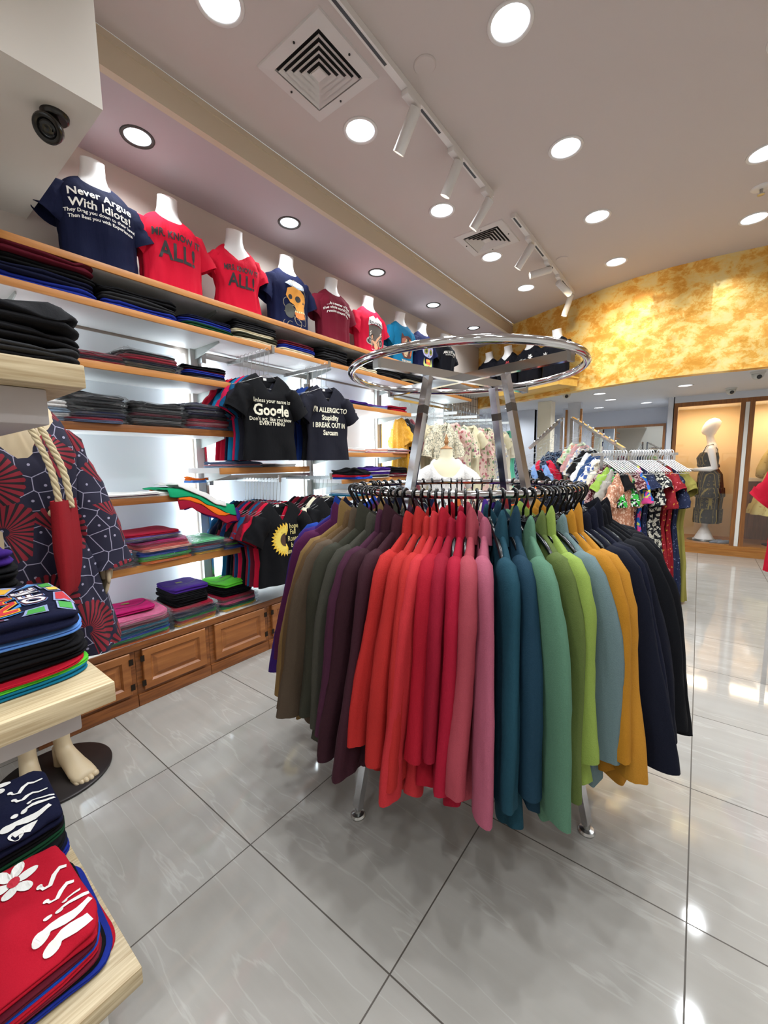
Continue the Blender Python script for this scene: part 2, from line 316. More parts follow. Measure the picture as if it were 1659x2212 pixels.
# ------------------------------------------------------------------ garments
def lerp(a, b, t): return a + (b - a) * t
def prof_at(prof, t):
    for (t0, *a), (t1, *b) in zip(prof[:-1], prof[1:]):
        if t <= t1: k = (t - t0) / (t1 - t0); return [lerp(x, y, k) for x, y in zip(a, b)]
    return prof[-1][1:]
def garment_bm(H=.62, prof=((0, .235, .10), (.3, .225, .10), (.7, .245, .115)), sw=.215, nw=.08, nd=.06, dipf=.07, dipb=.015, V=False, drop=.055,
               fold=.006, fk=(5, 9, 14), seed=0, sleeve='short', sl=.2, sr=(.085, .092), sout=.10, n=56, tch=.70, hemw=.0, hollow=True, slv_bm=None, wr=0.0, ey=.9, exx=.8):
    """cloth body from hem (z=0) to neckline (z=H), front towards -y; returns bmesh"""
    bm = bmesh.new(); rr = random.Random(seed); ph = [(k, rr.uniform(0, 6.28), rr.uniform(-5, 5), rr.uniform(.5, 1)) for k in fk]
    so = Vector((seed * 3.1, seed * 1.7, 0))
    def disp(t, a, x, y, z):
        f = fold * (1.25 - t) * sum(w * sin(k * a + p + q * z) for k, p, q, w in ph)
        f += wr * noise.noise(Vector((x * 9, y * 9, z * 6)) + so) + wr * .6 * noise.noise(Vector((x * 22 + z * 14, y * 20, z * 16 - x * 10)) + so)
        return f
    rings = []
    n1 = 16
    if hollow: rings.append(None)
    for i in range(n1 + 1):
        t = i / n1 * tch; W_, D_ = prof_at(prof, t); r = []
        for k in range(n):
            a = 2 * pi * k / n; c, s = cos(a), sin(a); ex = exx
            x = W_ * math.copysign(abs(c) ** ex, c); y = D_ * math.copysign(abs(s) ** ey, s); z = t * H
            f = disp(t, a, x, y, z); z2 = z + (hemw * sin(3 * a + ph[0][1]) if i == 0 else 0)
            r.append(Vector((x + c * f * .6, y + s * f, z2)))
        rings.append(r)
    if hollow: rings[0] = [Vector((p.x * .95, p.y * .9, p.z + .03)) for p in rings[1]]
    P0 = rings[-1]; n2 = 9
    for j in range(1, n2 + 1):
        u = j / n2; r = []
        for k in range(n):
            a = 2 * pi * k / n; c, s = cos(a), sin(a)
            if s < 0: dip = dipf * ((1 - abs(c)) ** .9 if V else s * s)
            else: dip = dipb * s * s
            P2 = Vector((nw * c, nd * s + .012, H - dip)); sh = abs(c) ** .7
            P1 = Vector((sw * 1.02 * math.copysign(abs(c) ** .75, c), prof_at(prof, tch)[1] * .9 * math.copysign(abs(s) ** min(.8, ey), s), H - drop - dip * .6))
            p = P0[k] * (1 - u) ** 2 + P1 * 2 * u * (1 - u) + P2 * u * u
            f = disp(.9, a, p.x, p.y, p.z) * (1 - u); r.append(p + Vector((c * f * .4, s * f, 0)))
        rings.append(r)
    last = rings[-1]
    rings.append([Vector((p.x * .93, (p.y - .012) * .9 + .012, p.z - .002)) for p in last])
    rings.append([Vector((p.x * .9, (p.y - .012) * .85 + .012, p.z - .03)) for p in last])
    loft(bm, rings, False, False)
    if sleeve:
        tgt = slv_bm or bm
        for sg in (-1, 1):
            ns = 8 if sleeve == 'short' else 16; sring = []
            for i in range(ns + 1):
                u = i / ns; rs_ = random.Random(seed + sg)
                if sleeve == 'short':
                    px = lerp(sw - .05, sw + sout, u); pz = H - drop - .05 - sl * (u ** 1.15) * .92; dx, dz = sout + .05, -sl * 1.0
                elif sleeve == 'long':
                    cap = [(sw - .05, .074, .024), (sw - .026, .086, .040), (sw - .004, .112, .053), (sw + .006, .16, .060)]
                    if i < 4: px, pz, ra_ = cap[i][0], H - cap[i][1], cap[i][2]
                    else:
                        q_ = (i - 3) / (ns - 3); px = lerp(sw + .008, sw + sout, q_ ** .8) + .004 * sin(2.5 * q_ + seed); pz = H - .16 - (sl - .06) * q_; ra_ = lerp(.060, sr[1], q_)
                    dx, dz = (.06, -.06) if i == 0 else ((.03, -.06) if i == 1 else (.0, -1))
                elif sleeve == 'bell':
                    px = lerp(sw - .05, sw + sout, min(1, u * 1.3) ** .8); pz = H - drop - .06 - sl * u; dx, dz = .05, -sl
                l = sqrt(dx * dx + dz * dz); nx, nz = -dz / l, dx / l
                ra = lerp(sr[0], sr[1], u if sleeve != 'bell' else u ** 3); rb = ra * (.78 if sleeve == 'short' else .62)
                if sleeve == 'long': ra = ra_; rb = min(.027, ra * .75)
                elif i == 0: ra *= .75
                q = []
                for k in range(20):
                    a = 2 * pi * k / 20; f = (.0045 + wr * .25) * sin(3 * a + 9 * u + seed) + (wr * .8 + .002) * noise.noise(Vector((a * 1.3 + seed, u * 9, sg * 3.0))) if sleeve != 'long' else min(1, u * 3) * (.0035 * sin(3 * a + 1.5 * u + seed * 2) + .006 * noise.noise(Vector((cos(a) * 1.4 + seed, sin(a) * 1.4, u * 2.2 + sg))) + .003 * noise.noise(Vector((cos(a) * 3 + seed, sin(a) * 3, u * 9 + sg))))
                    q.append(Vector((sg * (px + nx * (ra + f) * cos(a)), (rb + f) * sin(a) + (0 if sleeve == 'short' else -.012 * u), pz + nz * (ra + f) * cos(a))))
                sring.append(q)
            e = sring[-1]; c = sum(e, Vector()) / 20
            sring.append([c + (p - c) * .93 for p in e]); sring.append([c + (p - c) * .9 + Vector((-sg * .015, 0, .04)) for p in e])
            loft(tgt, sring, True, False)
    return bm
def bvh_of(bm): return BVHTree.FromBMesh(bm)

BOXY = ((0, .205, .10), (.3, .20, .10), (.7, .215, .112))
FIT = ((0, .205, .085), (.18, .185, .085), (.40, .165, .085), (.58, .195, .095), (.7, .20, .095))
HANG = ((0, .235, .045), (.3, .225, .048), (.7, .235, .05))

# torso forms wearing T-shirts -------------------------------------------------
def torso_form(shirt_mat, label, x, y, z, rz, V=False, fit=False, seed=0, prints=None, scale=1.0):
    t = thing('display_torso', label, 'display torso', (x, y, z), rz); t.scale = (scale,) * 3
    H = .56
    bm = bmesh.new()
    loft(bm, [[(a * cos(2 * pi * k / 28), b * sin(2 * pi * k / 28) + yo, zz) for k in range(28)] for zz, a, b, yo in
              ((0, .13, .045, 0), (.25, .13, .05, 0), (.42, .15, .065, 0), (.50, .14, .07, .005), (.535, .10, .065, .01), (.56, .078, .062, .012), (.60, .066, .058, .008), (.655, .062, .060, -.004))], True, False)
    # slanted cut of the neck
    top = [(.062 * cos(2 * pi * k / 28), .060 * sin(2 * pi * k / 28) - .008, .672 + .016 * sin(2 * pi * k / 28)) for k in range(28)]
    loft(bm, [[(.062 * cos(2 * pi * k / 28), .060 * sin(2 * pi * k / 28) - .004, .655) for k in range(28)], top], False, True)
    link_mesh('torso_body', bm, MANQ, t, sharp=40)
    g = garment_bm(H=H, prof=FIT if fit else BOXY, sw=.17 if fit else .185, V=V, dipf=.12 if V else .05, nw=.088 if V else .080, seed=seed, fold=.006, wr=.010,
                   sl=.15 if fit else .20, sr=(.07, .072) if fit else (.082, .088), sout=.045 if fit else .065)
    bv = bvh_of(g); s = link_mesh('t_shirt', g, shirt_mat, t, sharp=75)
    if prints: prints(s, bv)
    return t

# clothes hangers ---------------------------------------------------------------
def hook_pts(rr=.02, zc=.075):
    p = [(0, 0, 0), (0, 0, .03), (rr * .6, 0, zc - rr * 1.1)]
    for k in range(9):
        a = radians(-25 + k * 26); p.append((rr * cos(a), 0, zc + rr * sin(a)))
    return p
def plastic_hanger_parts():
    bm = bmesh.new(); tube(bm, hook_pts(.021), .0042, 8)
    b2 = bmesh.new(); rings = []
    for i in range(25):
        u = -1 + 2 * i / 24; au = abs(u); x = .165 * u; z = -.010 - .078 * au ** 1.3 - .012 * au ** 6; h = lerp(.026, .0075, min(1, au * 3.2) ** .8); w = lerp(.006, .009, au)
        if au > .97: h *= .6; w *= .6
        rings.append([(x, w * cos(2 * pi * k / 10), z + h * sin(2 * pi * k / 10)) for k in range(10)])
    loft(b2, rings)
    b3 = bmesh.new()
    for s in (-1, 1):
        tube(b3, [(s * .045, -.0075, -.034), (s * .052, -.010, -.03), (s * .06, -.0105, -.032)], .003, 6)
    return bm, b2, b3
def make_plastic_hanger():
    t = thing('clothes_hanger', 'x', 'hanger')
    a, b, c = plastic_hanger_parts(); link_mesh('hook', a, BLACK, t); link_mesh('hanger_arms', b, BLACK, t); link_mesh('hanger_clip', c, CHROME, t)
    tb = text_bm('JANCLUS', .013, 0, -.004, .01)
    bmesh.ops.rotate(tb, verts=tb.verts, cent=(0, 0, 0), matrix=Matrix.Rotation(0, 3, 'Z'))
    for v in tb.verts: v.co.y = -.0075
    link_mesh('logo', tb, plain('grey_ink', '#77787c', .5), t, smooth=False)
    return t
def make_wire_hanger(mat, name='wire_hanger', r=.0017, W_=.2, thick=False):
    t = bmesh.new(); tube(t, hook_pts(.017, .15), r, 6)
    tube(t, [(-.01, 0, 0), (-.05, 0, -.018), (-W_, 0, -.075), (-W_ + .012, 0, -.09), (W_ - .012, 0, -.09), (W_, 0, -.075), (.05, 0, -.018), (.01, 0, 0), (-.01, 0, 0)], r * (1.6 if thick else 1), 6)
    return t

# folded shirts ------------------------------------------------------------------
def folded_bm(w, d, t, seed, lobes=2, soft=1.0, bag=False):
    """folded garment lying flat: w along x, d along y, thickness t, sits on z=0; folded edge on all sides"""
    rr = random.Random(seed); n = 40; bm = bmesh.new(); rings = []; off = Vector((seed * 1.37 % 50, seed * .71 % 50, 0)); ex = .28
    def outl(k, inset):
        a = 2 * pi * k / n; c, s = cos(a), sin(a)
        x = (w / 2 - inset) * math.copysign(abs(c) ** ex, c); y = (d / 2 - inset) * math.copysign(abs(s) ** ex, s)
        wb = (.006 * soft) * noise.noise(Vector((c * 1.6, s * 1.6, seed * .37)))
        return x + c * wb, y + s * wb
    def wav(x, y): return (noise.noise(Vector((x * 7, y * 7, 0)) + off) * .35 + noise.noise(Vector((x * 18, y * 18, 2)) + off) * .12) * t * soft
    m_ = 8
    for j in range(m_ + 1):
        s = j / m_; r = t * .32; bulge = abs(sin(pi * s * lobes)) ** .6 if lobes > 1 else sin(pi * s) ** .5
        inset = r * (1 - bulge) ; rg = []
        for k in range(n):
            x, y = outl(k, inset); rg.append((x, y, s * t + (wav(x, y) if s > .4 else 0) * s))
        rings.append(rg)
    for q in (.86, .6, .3):
        rg = []
        for k in range(n):
            x, y = outl(k, 0); x *= q; y *= q; rg.append((x, y, t * (1.0 + .10 * soft * (1 - q)) + wav(x, y)))
        rings.append(rg)
    loft(bm, rings, True, False)
    bm.verts.ensure_lookup_table(); last = bm.verts[-n:]; c = bm.verts.new((0, 0, t * (1.08) + wav(0, 0)))
    for k in range(n): bm.faces.new((last[k], last[(k + 1) % n], c))
    return bm
def bag_bm(w, d, t, seed):
    rr = random.Random(seed); n = 36; bm = bmesh.new(); rings = []
    for z, gx in ((-.0005, .0), (.2 * t, .008), (.55 * t, .012), (.9 * t, .004), (1.1 * t, -.02), (1.16 * t, -.09)):
        rg = []
        for k in range(n):
            a = 2 * pi * k / n; c, s = cos(a), sin(a); e = .25; j = rr.uniform(-.005, .006)
            rg.append(((w / 2 + gx + j) * math.copysign(abs(c) ** e, c), (d / 2 + gx + j) * math.copysign(abs(s) ** e, s), z + (rr.uniform(-.1, .16) * t if z > .3 * t else 0)))
        rings.append(rg)
    loft(bm, rings, False, True)
    # crumpled loose end of the film
    a = [bm.verts.new(((i / 7 - .5) * w * .96, -d / 2 - .002 - rr.uniform(0, .006), t * .5 + rr.uniform(-.2, .3) * t)) for i in range(8)]
    b = [bm.verts.new(((i / 7 - .5) * w * .98, -d / 2 - .012 - rr.uniform(0, .016), t * .45 + rr.uniform(-.4, .7) * t)) for i in range(8)]
    for i in range(7): bm.faces.new((a[i], a[i + 1], b[i + 1], b[i]))
    return bm
ORD = ['topmost', 'second from top', 'third from top', 'fourth from top', 'fifth from top', 'sixth from top', 'seventh from top', 'eighth from top', 'ninth from top', 'tenth from top', 'eleventh from top', 'twelfth from top', 'thirteenth from top']
CN = {}
def cf(name, h): CN[name] = h; return name
for nm, h in dict(black='#0d0c0f', navy='#10132e', blue='#1b2c86', royal='#1a49b0', red='#b01228', crimson='#8d0d28', maroon='#561020', wine='#6e1a2c', grey='#5c5a5a', charcoal='#2a2a2c', olive='#35362a', white='#dcd8d4',
                  cream='#d9cdb0', purple='#3a1c70', lilac='#6c4aa0', pink='#d0648c', rose='#c24a6e', magenta='#a8175c', teal='#0f6a86', cyan='#2a8fc0', green='#2f9a4a', lime='#55b830', mint='#5fb87c', forest='#123c24', orange='#e06a18',
                  yellow='#e6b420', skyblue='#5f8fd8', peach='#dfa08a', emerald='#119060', slate='#4a5a78', paleblue='#8fa8c0', dustypink='#b88088', salmon='#d0504e').items(): cf(nm, h)
STK = [0]
def stack(x, y, z, rz, items, w, d, where, group, cat='folded shirt', jit=.01, bag=(), soft=1.0, flare=0, tops=None):
    """items top-first: (colour, thickness); every garment is a thing of its own"""
    zz = z; n = len(items); STK[0] += 1; rr = random.Random(STK[0] * 77)
    for i in range(n - 1, -1, -1):
        c, th = items[i]; bgd = (bag is True) or (i in bag if bag else False); sd = STK[0] * 40 + i
        o = link_mesh('folded_shirt', folded_bm(w * rr.uniform(.97, 1.02) + flare * (i - n / 2), d * rr.uniform(.97, 1.02), th, sd, soft=soft * (1 if i else 1.5)), fabric(c, CN[c]), sharp=80)
        o.location = (x + rr.uniform(-jit, jit), y + rr.uniform(-jit, jit), zz); o.rotation_euler = (0, 0, rz + rr.uniform(-.05, .05))
        nmc = c.replace('skyblue', 'sky blue').replace('paleblue', 'pale blue').replace('dustypink', 'dusty pink')
        pos = ORD[i] + ' in ' if n > 1 else ''
        tag(o, '%s folded shirt, %s%s' % (nmc, pos, where), cat, group)
        if bgd: link_mesh('plastic_bag', bag_bm(w + .01, d + .012, th, sd), glossy_bag(), o, sharp=20)
        if i == 0 and tops: tops(o, bvh_from(o))
        zz += th * 1.0
    return zz
def bvh_from(o):
    bm = bmesh.new(); bm.from_mesh(o.data); b = BVHTree.FromBMesh(bm); bm.free(); return b
def neck_tab(col='#7a6a2a'):
    def f(o, bv):
        bm = poly_bm([[(-.02, -.015), (.02, -.015), (.02, .012), (-.02, .012)]])
        for v in bm.verts: v.co.z += .05
        put_print(o, bv, bm, ink(col), 'neck_label', .002, 'z')
        bm = poly_bm(stroke([(.10 * cos(radians(a)), .05 + .07 * sin(radians(a))) for a in range(180, 361, 12)], .006))
        put_print(o, bv, bm, ink('#2b2230'), 'neckline_seam', .0015, 'z')
    return f
# ================================================================== THE ROOM
def struct(name, bm, mat, smooth=False):
    o = link_mesh(name, bm, mat, None, smooth=smooth); o['kind'] = 'structure'; return o
def floor_mat():
    mt, nt, p = newmat('polished_tiles'); t = N(nt, 'ShaderNodeTexCoord'); sx = N(nt, 'ShaderNodeSeparateXYZ'); L(nt, t.outputs['Object'], sx.inputs[0])
    ids, gr = [], []
    for i in (0, 1):
        u = mth(nt, 'DIVIDE', sx.outputs[i], .6); fr = mth(nt, 'FRACT', u); ids.append(mth(nt, 'FLOOR', u))
        gr.append(mth(nt, 'GREATER_THAN', mth(nt, 'ABSOLUTE', mth(nt, 'SUBTRACT', fr, .5)), .5 - .0021 / .6))
    grout = mth(nt, 'MAXIMUM', gr[0], gr[1])
    tid = mth(nt, 'ADD', mth(nt, 'MULTIPLY', ids[0], 7.13), mth(nt, 'MULTIPLY', ids[1], 3.71))
    cb = N(nt, 'ShaderNodeCombineXYZ'); L(nt, tid, cb.inputs[2])
    ad = N(nt, 'ShaderNodeVectorMath', operation='ADD'); L(nt, t.outputs['Object'], ad.inputs[0]); L(nt, cb.outputs[0], ad.inputs[1])
    mp = N(nt, 'ShaderNodeMapping'); mp.inputs['Rotation'].default_value = (0, 0, radians(-58)); mp.inputs['Scale'].default_value = (.8, 7.5, 1); L(nt, ad.outputs[0], mp.inputs['Vector'])
    z = N(nt, 'ShaderNodeTexNoise', Scale=1.3, Detail=5.0, Distortion=.35); L(nt, mp.outputs[0], z.inputs['Vector'])
    vein = mth(nt, 'SUBTRACT', 1.0, mth(nt, 'MULTIPLY', mth(nt, 'ABSOLUTE', mth(nt, 'SUBTRACT', z.outputs[0], .52)), 70.0))
    vein = mth(nt, 'MAXIMUM', vein, 0.0)
    z2 = N(nt, 'ShaderNodeTexNoise', Scale=2.2, Detail=4.0); L(nt, mp.outputs[0], z2.inputs['Vector'])
    c = mixc(nt, z2.outputs[0], lin('#9c978f'), lin('#aeaaa4'))
    c = mixc(nt, mth(nt, 'MULTIPLY', vein, .20), c, lin('#d4d1cc'))
    c = mixc(nt, grout, c, lin('#4b443c'))
    L(nt, c, p.inputs['Base Color'])
    r = mth(nt, 'ADD', mth(nt, 'MULTIPLY', grout, .5), mth(nt, 'ADD', .035, mth(nt, 'MULTIPLY', z2.outputs[0], .04))); L(nt, r, p.inputs['Roughness'])
    p.inputs['Specular IOR Level'].default_value = .62
    b = N(nt, 'ShaderNodeBump', Strength=.6, Distance=.0015, invert=True); L(nt, grout, b.inputs['Height']); L(nt, b.outputs[0], p.inputs['Normal'])
    return mt
bm = bmesh.new(); bx(bm, -3.0, 5.0, -3.2, 9.6, -.06, 0); struct('floor', bm, floor_mat())
CEILM = plain('ceiling_paint', '#c6bab5', .75)
SOFM = plain('soffit_paint', '#b9adb2', .75)
CREAM = plain('cream_paint', '#cdbda6', .7)
LWALL = plain('left_wall_paint', '#cfc2b8', .7)
WPL = [(-.412, 5.70), (-.1, 5.565), (.25, 5.41), (.55, 5.29), (.82, 5.19), (1.1, 5.105), (1.408, 5.06), (1.75, 5.065), (2.117, 5.11), (3.0, 5.24), (4.6, 5.5)]
def plate_with_holes(name, outline, z, holes, r, mat, up=.10, flip=False):
    bm = bmesh.new(); vs = [bm.verts.new((x, y, z)) for x, y in outline]
    es = [bm.edges.new((vs[i], vs[(i + 1) % len(vs)])) for i in range(len(vs))]; rims = []
    for x, y in holes:
        h = [bm.verts.new((x + r * cos(2 * pi * k / 28), y + r * sin(2 * pi * k / 28), z)) for k in range(28)]; rims.append(h)
        es += [bm.edges.new((h[i], h[(i + 1) % 28])) for i in range(28)]
    bmesh.ops.triangle_fill(bm, use_beauty=True, use_dissolve=False, edges=es)
    return struct(name, bm, mat)
plate_with_holes('ceiling', [(-.43, -3.2), (4.6, -3.2)] + WPL[::-1], ZC, CEIL_L, .083, CEILM)
plate_with_holes('ceiling_soffit', [(-1.1, .57), (-.43, .57), (-.43, 5.708), (-1.1, 6.0)], ZS, SOFF_L, .066, SOFM)
bm = bmesh.new(); bx(bm, -.47, -.43, .57, 5.72, ZS - .001, ZC); bx(bm, -.43, -.421, .57, 5.7, ZC - .035, ZC - .002); struct('trim_1', bm, CREAM)
# bulkhead over the near left corner
bm = bmesh.new(); bx(bm, -1.1, -.02, -3.2, .57, 2.57, ZC); struct('ceiling_bulkhead', bm, plain('bulkhead_paint', '#d8d0c6', .7))
bm = bmesh.new(); bx(bm, -1.16, -1.06, -3.2, 6.05, 0, 3.25); struct('wall_left', bm, LWALL)
bm = bmesh.new(); bx(bm, 4.6, 4.7, -3.2, 9.6, 0, 3.25); struct('wall_right', bm, WHITE)
bm = bmesh.new(); bx(bm, -1.1, 4.6, -3.3, -3.2, 0, 3.25); struct('wall_front', bm, WHITE)
def yellow_mat():
    mt, nt, p = newmat('golden_sponge_paint'); t = N(nt, 'ShaderNodeTexCoord')
    mp = N(nt, 'ShaderNodeMapping'); mp.inputs['Rotation'].default_value = (.5, .9, .4); mp.inputs['Scale'].default_value = (1, 1, 1.35); L(nt, t.outputs['Object'], mp.inputs['Vector'])
    z = N(nt, 'ShaderNodeTexNoise', Scale=5.6, Detail=12.0, Roughness=.74, Distortion=.25); L(nt, mp.outputs[0], z.inputs['Vector'])
    r = N(nt, 'ShaderNodeValToRGB'); e = r.color_ramp.elements; e[0].position = .40; e[0].color = lin('#dc9a38'); e[1].position = .60; e[1].color = lin('#ecd08a')
    q = e.new(.475); q.color = lin('#e8ad4c'); q = e.new(.515); q.color = lin('#efc872')
    L(nt, z.outputs[0], r.inputs[0]); L(nt, r.outputs[0], p.inputs['Base Color'])
    z3 = N(nt, 'ShaderNodeTexNoise', Scale=2.8, Detail=8.0, Roughness=.7); L(nt, t.outputs['Object'], z3.inputs['Vector'])
    mt_ = mth(nt, 'GREATER_THAN', z3.outputs[0], .5); L(nt, mth(nt, 'MULTIPLY', mt_, .35), p.inputs['Metallic']); L(nt, mth(nt, 'SUBTRACT', .62, mth(nt, 'MULTIPLY', mt_, .26)), p.inputs['Roughness'])
    bump(nt, p, z.outputs[0], .35, .004); return mt
YEL = yellow_mat()
bm = bmesh.new()
def wallstrip(bm, pts, z0, z1, th=.12):
    fr, bk = [], []
    for i, (x, y) in enumerate(pts):
        a = Vector(pts[max(i - 1, 0)]); b = Vector(pts[min(i + 1, len(pts) - 1)]); d = (b - a).normalized(); nrm = Vector((-d.y, d.x))
        fr.append((x, y)); bk.append((x + nrm.x * th, y + nrm.y * th))
    rings = [[(f[0], f[1], z0), (f[0], f[1], z1), (b[0], b[1], z1), (b[0], b[1], z0)] for f, b in zip(fr, bk)]
    loft(bm, rings)
wallstrip(bm, [(-1.1, 6.0)] + WPL, 2.14, 3.22); struct('wall_back', bm, YEL)
# low ceiling of the back room and its walls
plate_with_holes('ceiling_back', [(-2.9, 6.9), (-1.1, 6.02)] + WPL + [(4.6, 9.6), (-2.9, 9.6)], ZL, LOW_L, .07, plain('low_ceiling_paint', '#cfcfd2', .7))
GW = plain('back_wall_paint', '#cbced6', .7)
bm = bmesh.new(); wallstrip(bm, [(-2.4, 7.0), (-.5, 7.0)], 0, ZL, .1); struct('wall_back_left', bm, GW)
bm = bmesh.new(); wallstrip(bm, [(-.6, 8.2), (1.6, 8.2)], 0, ZL, .1); struct('wall_far', bm, GW)
bm = bmesh.new(); bx(bm, 1.35, 1.41, 7.0, 8.3, 0, ZL); struct('wall_return', bm, GW)
bm = bmesh.new(); bx(bm, -.62, -.5, 7.005, 8.3, 0, ZL); bx(bm, -2.5, -2.4, 6.0, 7.1, 0, ZL); bx(bm, -2.4, -1.1, 5.95, 6.05, 0, ZL); struct('wall_side', bm, GW)
bm = bmesh.new(); bx(bm, -.19, .0, 6.15, 6.36, 0, ZL, .004); struct('trim_column', bm, plain('column_paint', '#e9e2cf', .6))
bm = bmesh.new(); bx(bm, .12, .30, 6.6, 6.7, 0, ZL); bx(bm, -.1, .02, 7.2, 7.3, 0, ZL); struct('wall_pier', bm, GW)
WD1 = wood('showcase_wood', '#8a5a2c', '#a87238', 'Z', 5, .4)
for a, b in ((.095, .12), (.30, .325)): 
    bm = bmesh.new(); bx(bm, a, b, 6.56, 6.6, 1.2 if a < .2 else 1.0, ZL - .1); struct('trim_strip', bm, WD1)

# recessed downlights -----------------------------------------------------------
CAN = plain('reflector', '#e6ebf0', .25, .3); EMW = plain('lamp_glow', (0.86, .93, 1.0, 1), .5, emit=9); RIMG = plain('dark_rim', '#4e4a48', .4, .5)
RINGW = plain('white_rim', '#dcd6d2', .4)
def downlight(x, y, z, r, rim, label, glow, depth=.075, rimw=.014, group=None):
    t = thing('downlight', label, 'ceiling light', (x, y, z), 0, group)
    bm = bmesh.new(); n = 28
    prof = [(r - .002, 0), (r, -.004), (r + rimw, -.006), (r + rimw + .003, 0.0), (r + rimw, .004), (r, .004)]
    lathe(bm, prof, n, cap0=False, cap1=False); link_mesh('rim', bm, rim, t)
    bm = bmesh.new(); lathe(bm, [(r, 0), (r * .97, depth * .3), (r * .9, depth)], n, cap0=False, cap1=False); link_mesh('reflector', bm, CAN, t)
    bm = bmesh.new(); lathe(bm, [(.001, depth * .72), (r * .6, depth * .74), (r * .9, depth * .98)], n, cap0=True, cap1=False); link_mesh('lamp', bm, glow, t)
    return t
rows = ['first', 'second', 'third', 'fourth', 'fifth']
cpos = {0: 'over the shelving', 1: 'in the middle row', 2: 'in the right row'}
for i, (x, y) in enumerate(CEIL_L):
    if i < 5: lb = 'white downlight in the left ceiling row, %s counting away from the camera' % rows[i]
    elif i < 9: lb = 'white downlight in the middle ceiling row, %s counting away from the camera' % rows[i - 5]
    elif i < 11: lb = 'white downlight at the right edge, %s the yellow wall' % ('closest to' if i == 9 else 'second from')
    else: lb = 'white downlight of the ceiling rows continued and added beyond the frame'
    downlight(x, y, ZC, .083, RINGW, lb, EMW, group='recessed downlights in the main ceiling')
for i, (x, y) in enumerate(SOFF_L):
    downlight(x, y, ZS, .066, RIMG, 'dark-rimmed downlight in the soffit above the torsos, %s from the left' % rows[i], plain('lamp_glow_soffit', (.9, .95, 1, 1), .5, emit=7), .05, group='dark rimmed soffit downlights')
for i, (x, y) in enumerate(LOW_L):
    downlight(x, y, ZL, .07, RINGW, 'small downlight in the low back ceiling, %s' % ['right one nearest the yellow wall', 'left one nearest the yellow wall', 'behind the left front one', 'in front of the mirror, right of the pair', 'farthest of the lit row', 'added fill light left of the square column', 'added fill light far left behind the golden wall', 'added fill light at right before the showcase'][i], EMW, .04, .01, group='downlights in the low back ceiling')

# air diffusers -------------------------------------------------------------------
def diffuser(cx, cy, w, h, label):
    t = thing('ceiling_vent', label, 'air vent', (cx, cy, ZC))
    VW = plain('vent_white', '#cfc8c4', .5)
    def ringq(bm, a, b, z0, z1):   # square ring between half-size factors a>b
        vo = [bm.verts.new((sx * w * a, sy * h * a, z0)) for sx, sy in ((-1, -1), (1, -1), (1, 1), (-1, 1))]
        vi = [bm.verts.new((sx * w * b, sy * h * b, z1)) for sx, sy in ((-1, -1), (1, -1), (1, 1), (-1, 1))]
        for i in range(4): bm.faces.new((vo[i], vo[(i + 1) % 4], vi[(i + 1) % 4], vi[i]))
    bm = bmesh.new(); ringq(bm, 1.0, .98, 0, -.008); ringq(bm, .98, .72, -.008, -.012); ringq(bm, .72, .715, -.012, -.001); link_mesh('vent_frame', bm, VW, t, smooth=False)
    for k in range(5):
        a = .66 - k * .125
        bm = bmesh.new(); ringq(bm, a, a - .085, -.018, -.006); ringq(bm, a, a - .003, -.018, -.014); link_mesh('vent_slat', bm, VW, t, smooth=False)
    bm = bmesh.new(); bx(bm, -w * .13, w * .13, -h * .13, h * .13, -.016, -.008); link_mesh('vent_core', bm, VW, t, smooth=False)
    bm = bmesh.new(); bx(bm, -w * .72, w * .72, -h * .72, h * .72, -.002, -.0005); link_mesh('vent_backing', bm, DARKGAP, t, smooth=False)
    for sx, sy in ((-1, -1), (1, -1), (1, 1), (-1, 1)):
        bm = bmesh.new(); lathe(bm, [(.001, -.0145), (.005, -.014), (.005, -.009)], 10, (sx * w * .1 + (sx * w * .75 if sx * sy > 0 else -sx * w * .0), sy * h * .85 if sx * sy < 0 else sy * h * .1, 0)); link_mesh('screw', bm, DARKGAP, t, smooth=False)
diffuser(.165, 1.475, .212, .205, 'square white ceiling air vent with concentric slats, the large one near the camera')
diffuser(.19, 3.41, .212, .205, 'square white ceiling air vent with concentric slats, the far one beside the track end')

# track lights ---------------------------------------------------------------------
TW = plain('track_white', '#ddd8d4', .45); TG = plain('track_spot_glow', (1, .95, .85, 1), .5, emit=6); TWARM = plain('track_spot_warm', (1, .9, .7, 1), .5, emit=10)
def track(x, y0, y1, label, gaps):
    t = thing('light_track', label, 'light track', (x, (y0 + y1) / 2, ZC)); a, b = y0 - (y0 + y1) / 2, y1 - (y0 + y1) / 2
    box('track_rail', -.018, .018, a, b, -.034, -.0005, TW, t)
    for g0, g1 in gaps: box('track_slot', -.007, .007, g0 - (y0 + y1) / 2, g1 - (y0 + y1) / 2, -.0355, -.034, plain('slot_dark', '#3c3f44', .5), t)
track(.462, .4, 2.86, 'white ceiling light track with dark slot, near one running from the top edge', ((.5, 1.62), (1.93, 2.13), (2.42, 2.6)))
track(.5, 3.19, 5.05, 'white ceiling light track with dark slot, far one ending near the yellow wall', ((3.2, 3.36), (3.72, 3.95), (4.05, 4.25), (4.5, 4.9)))
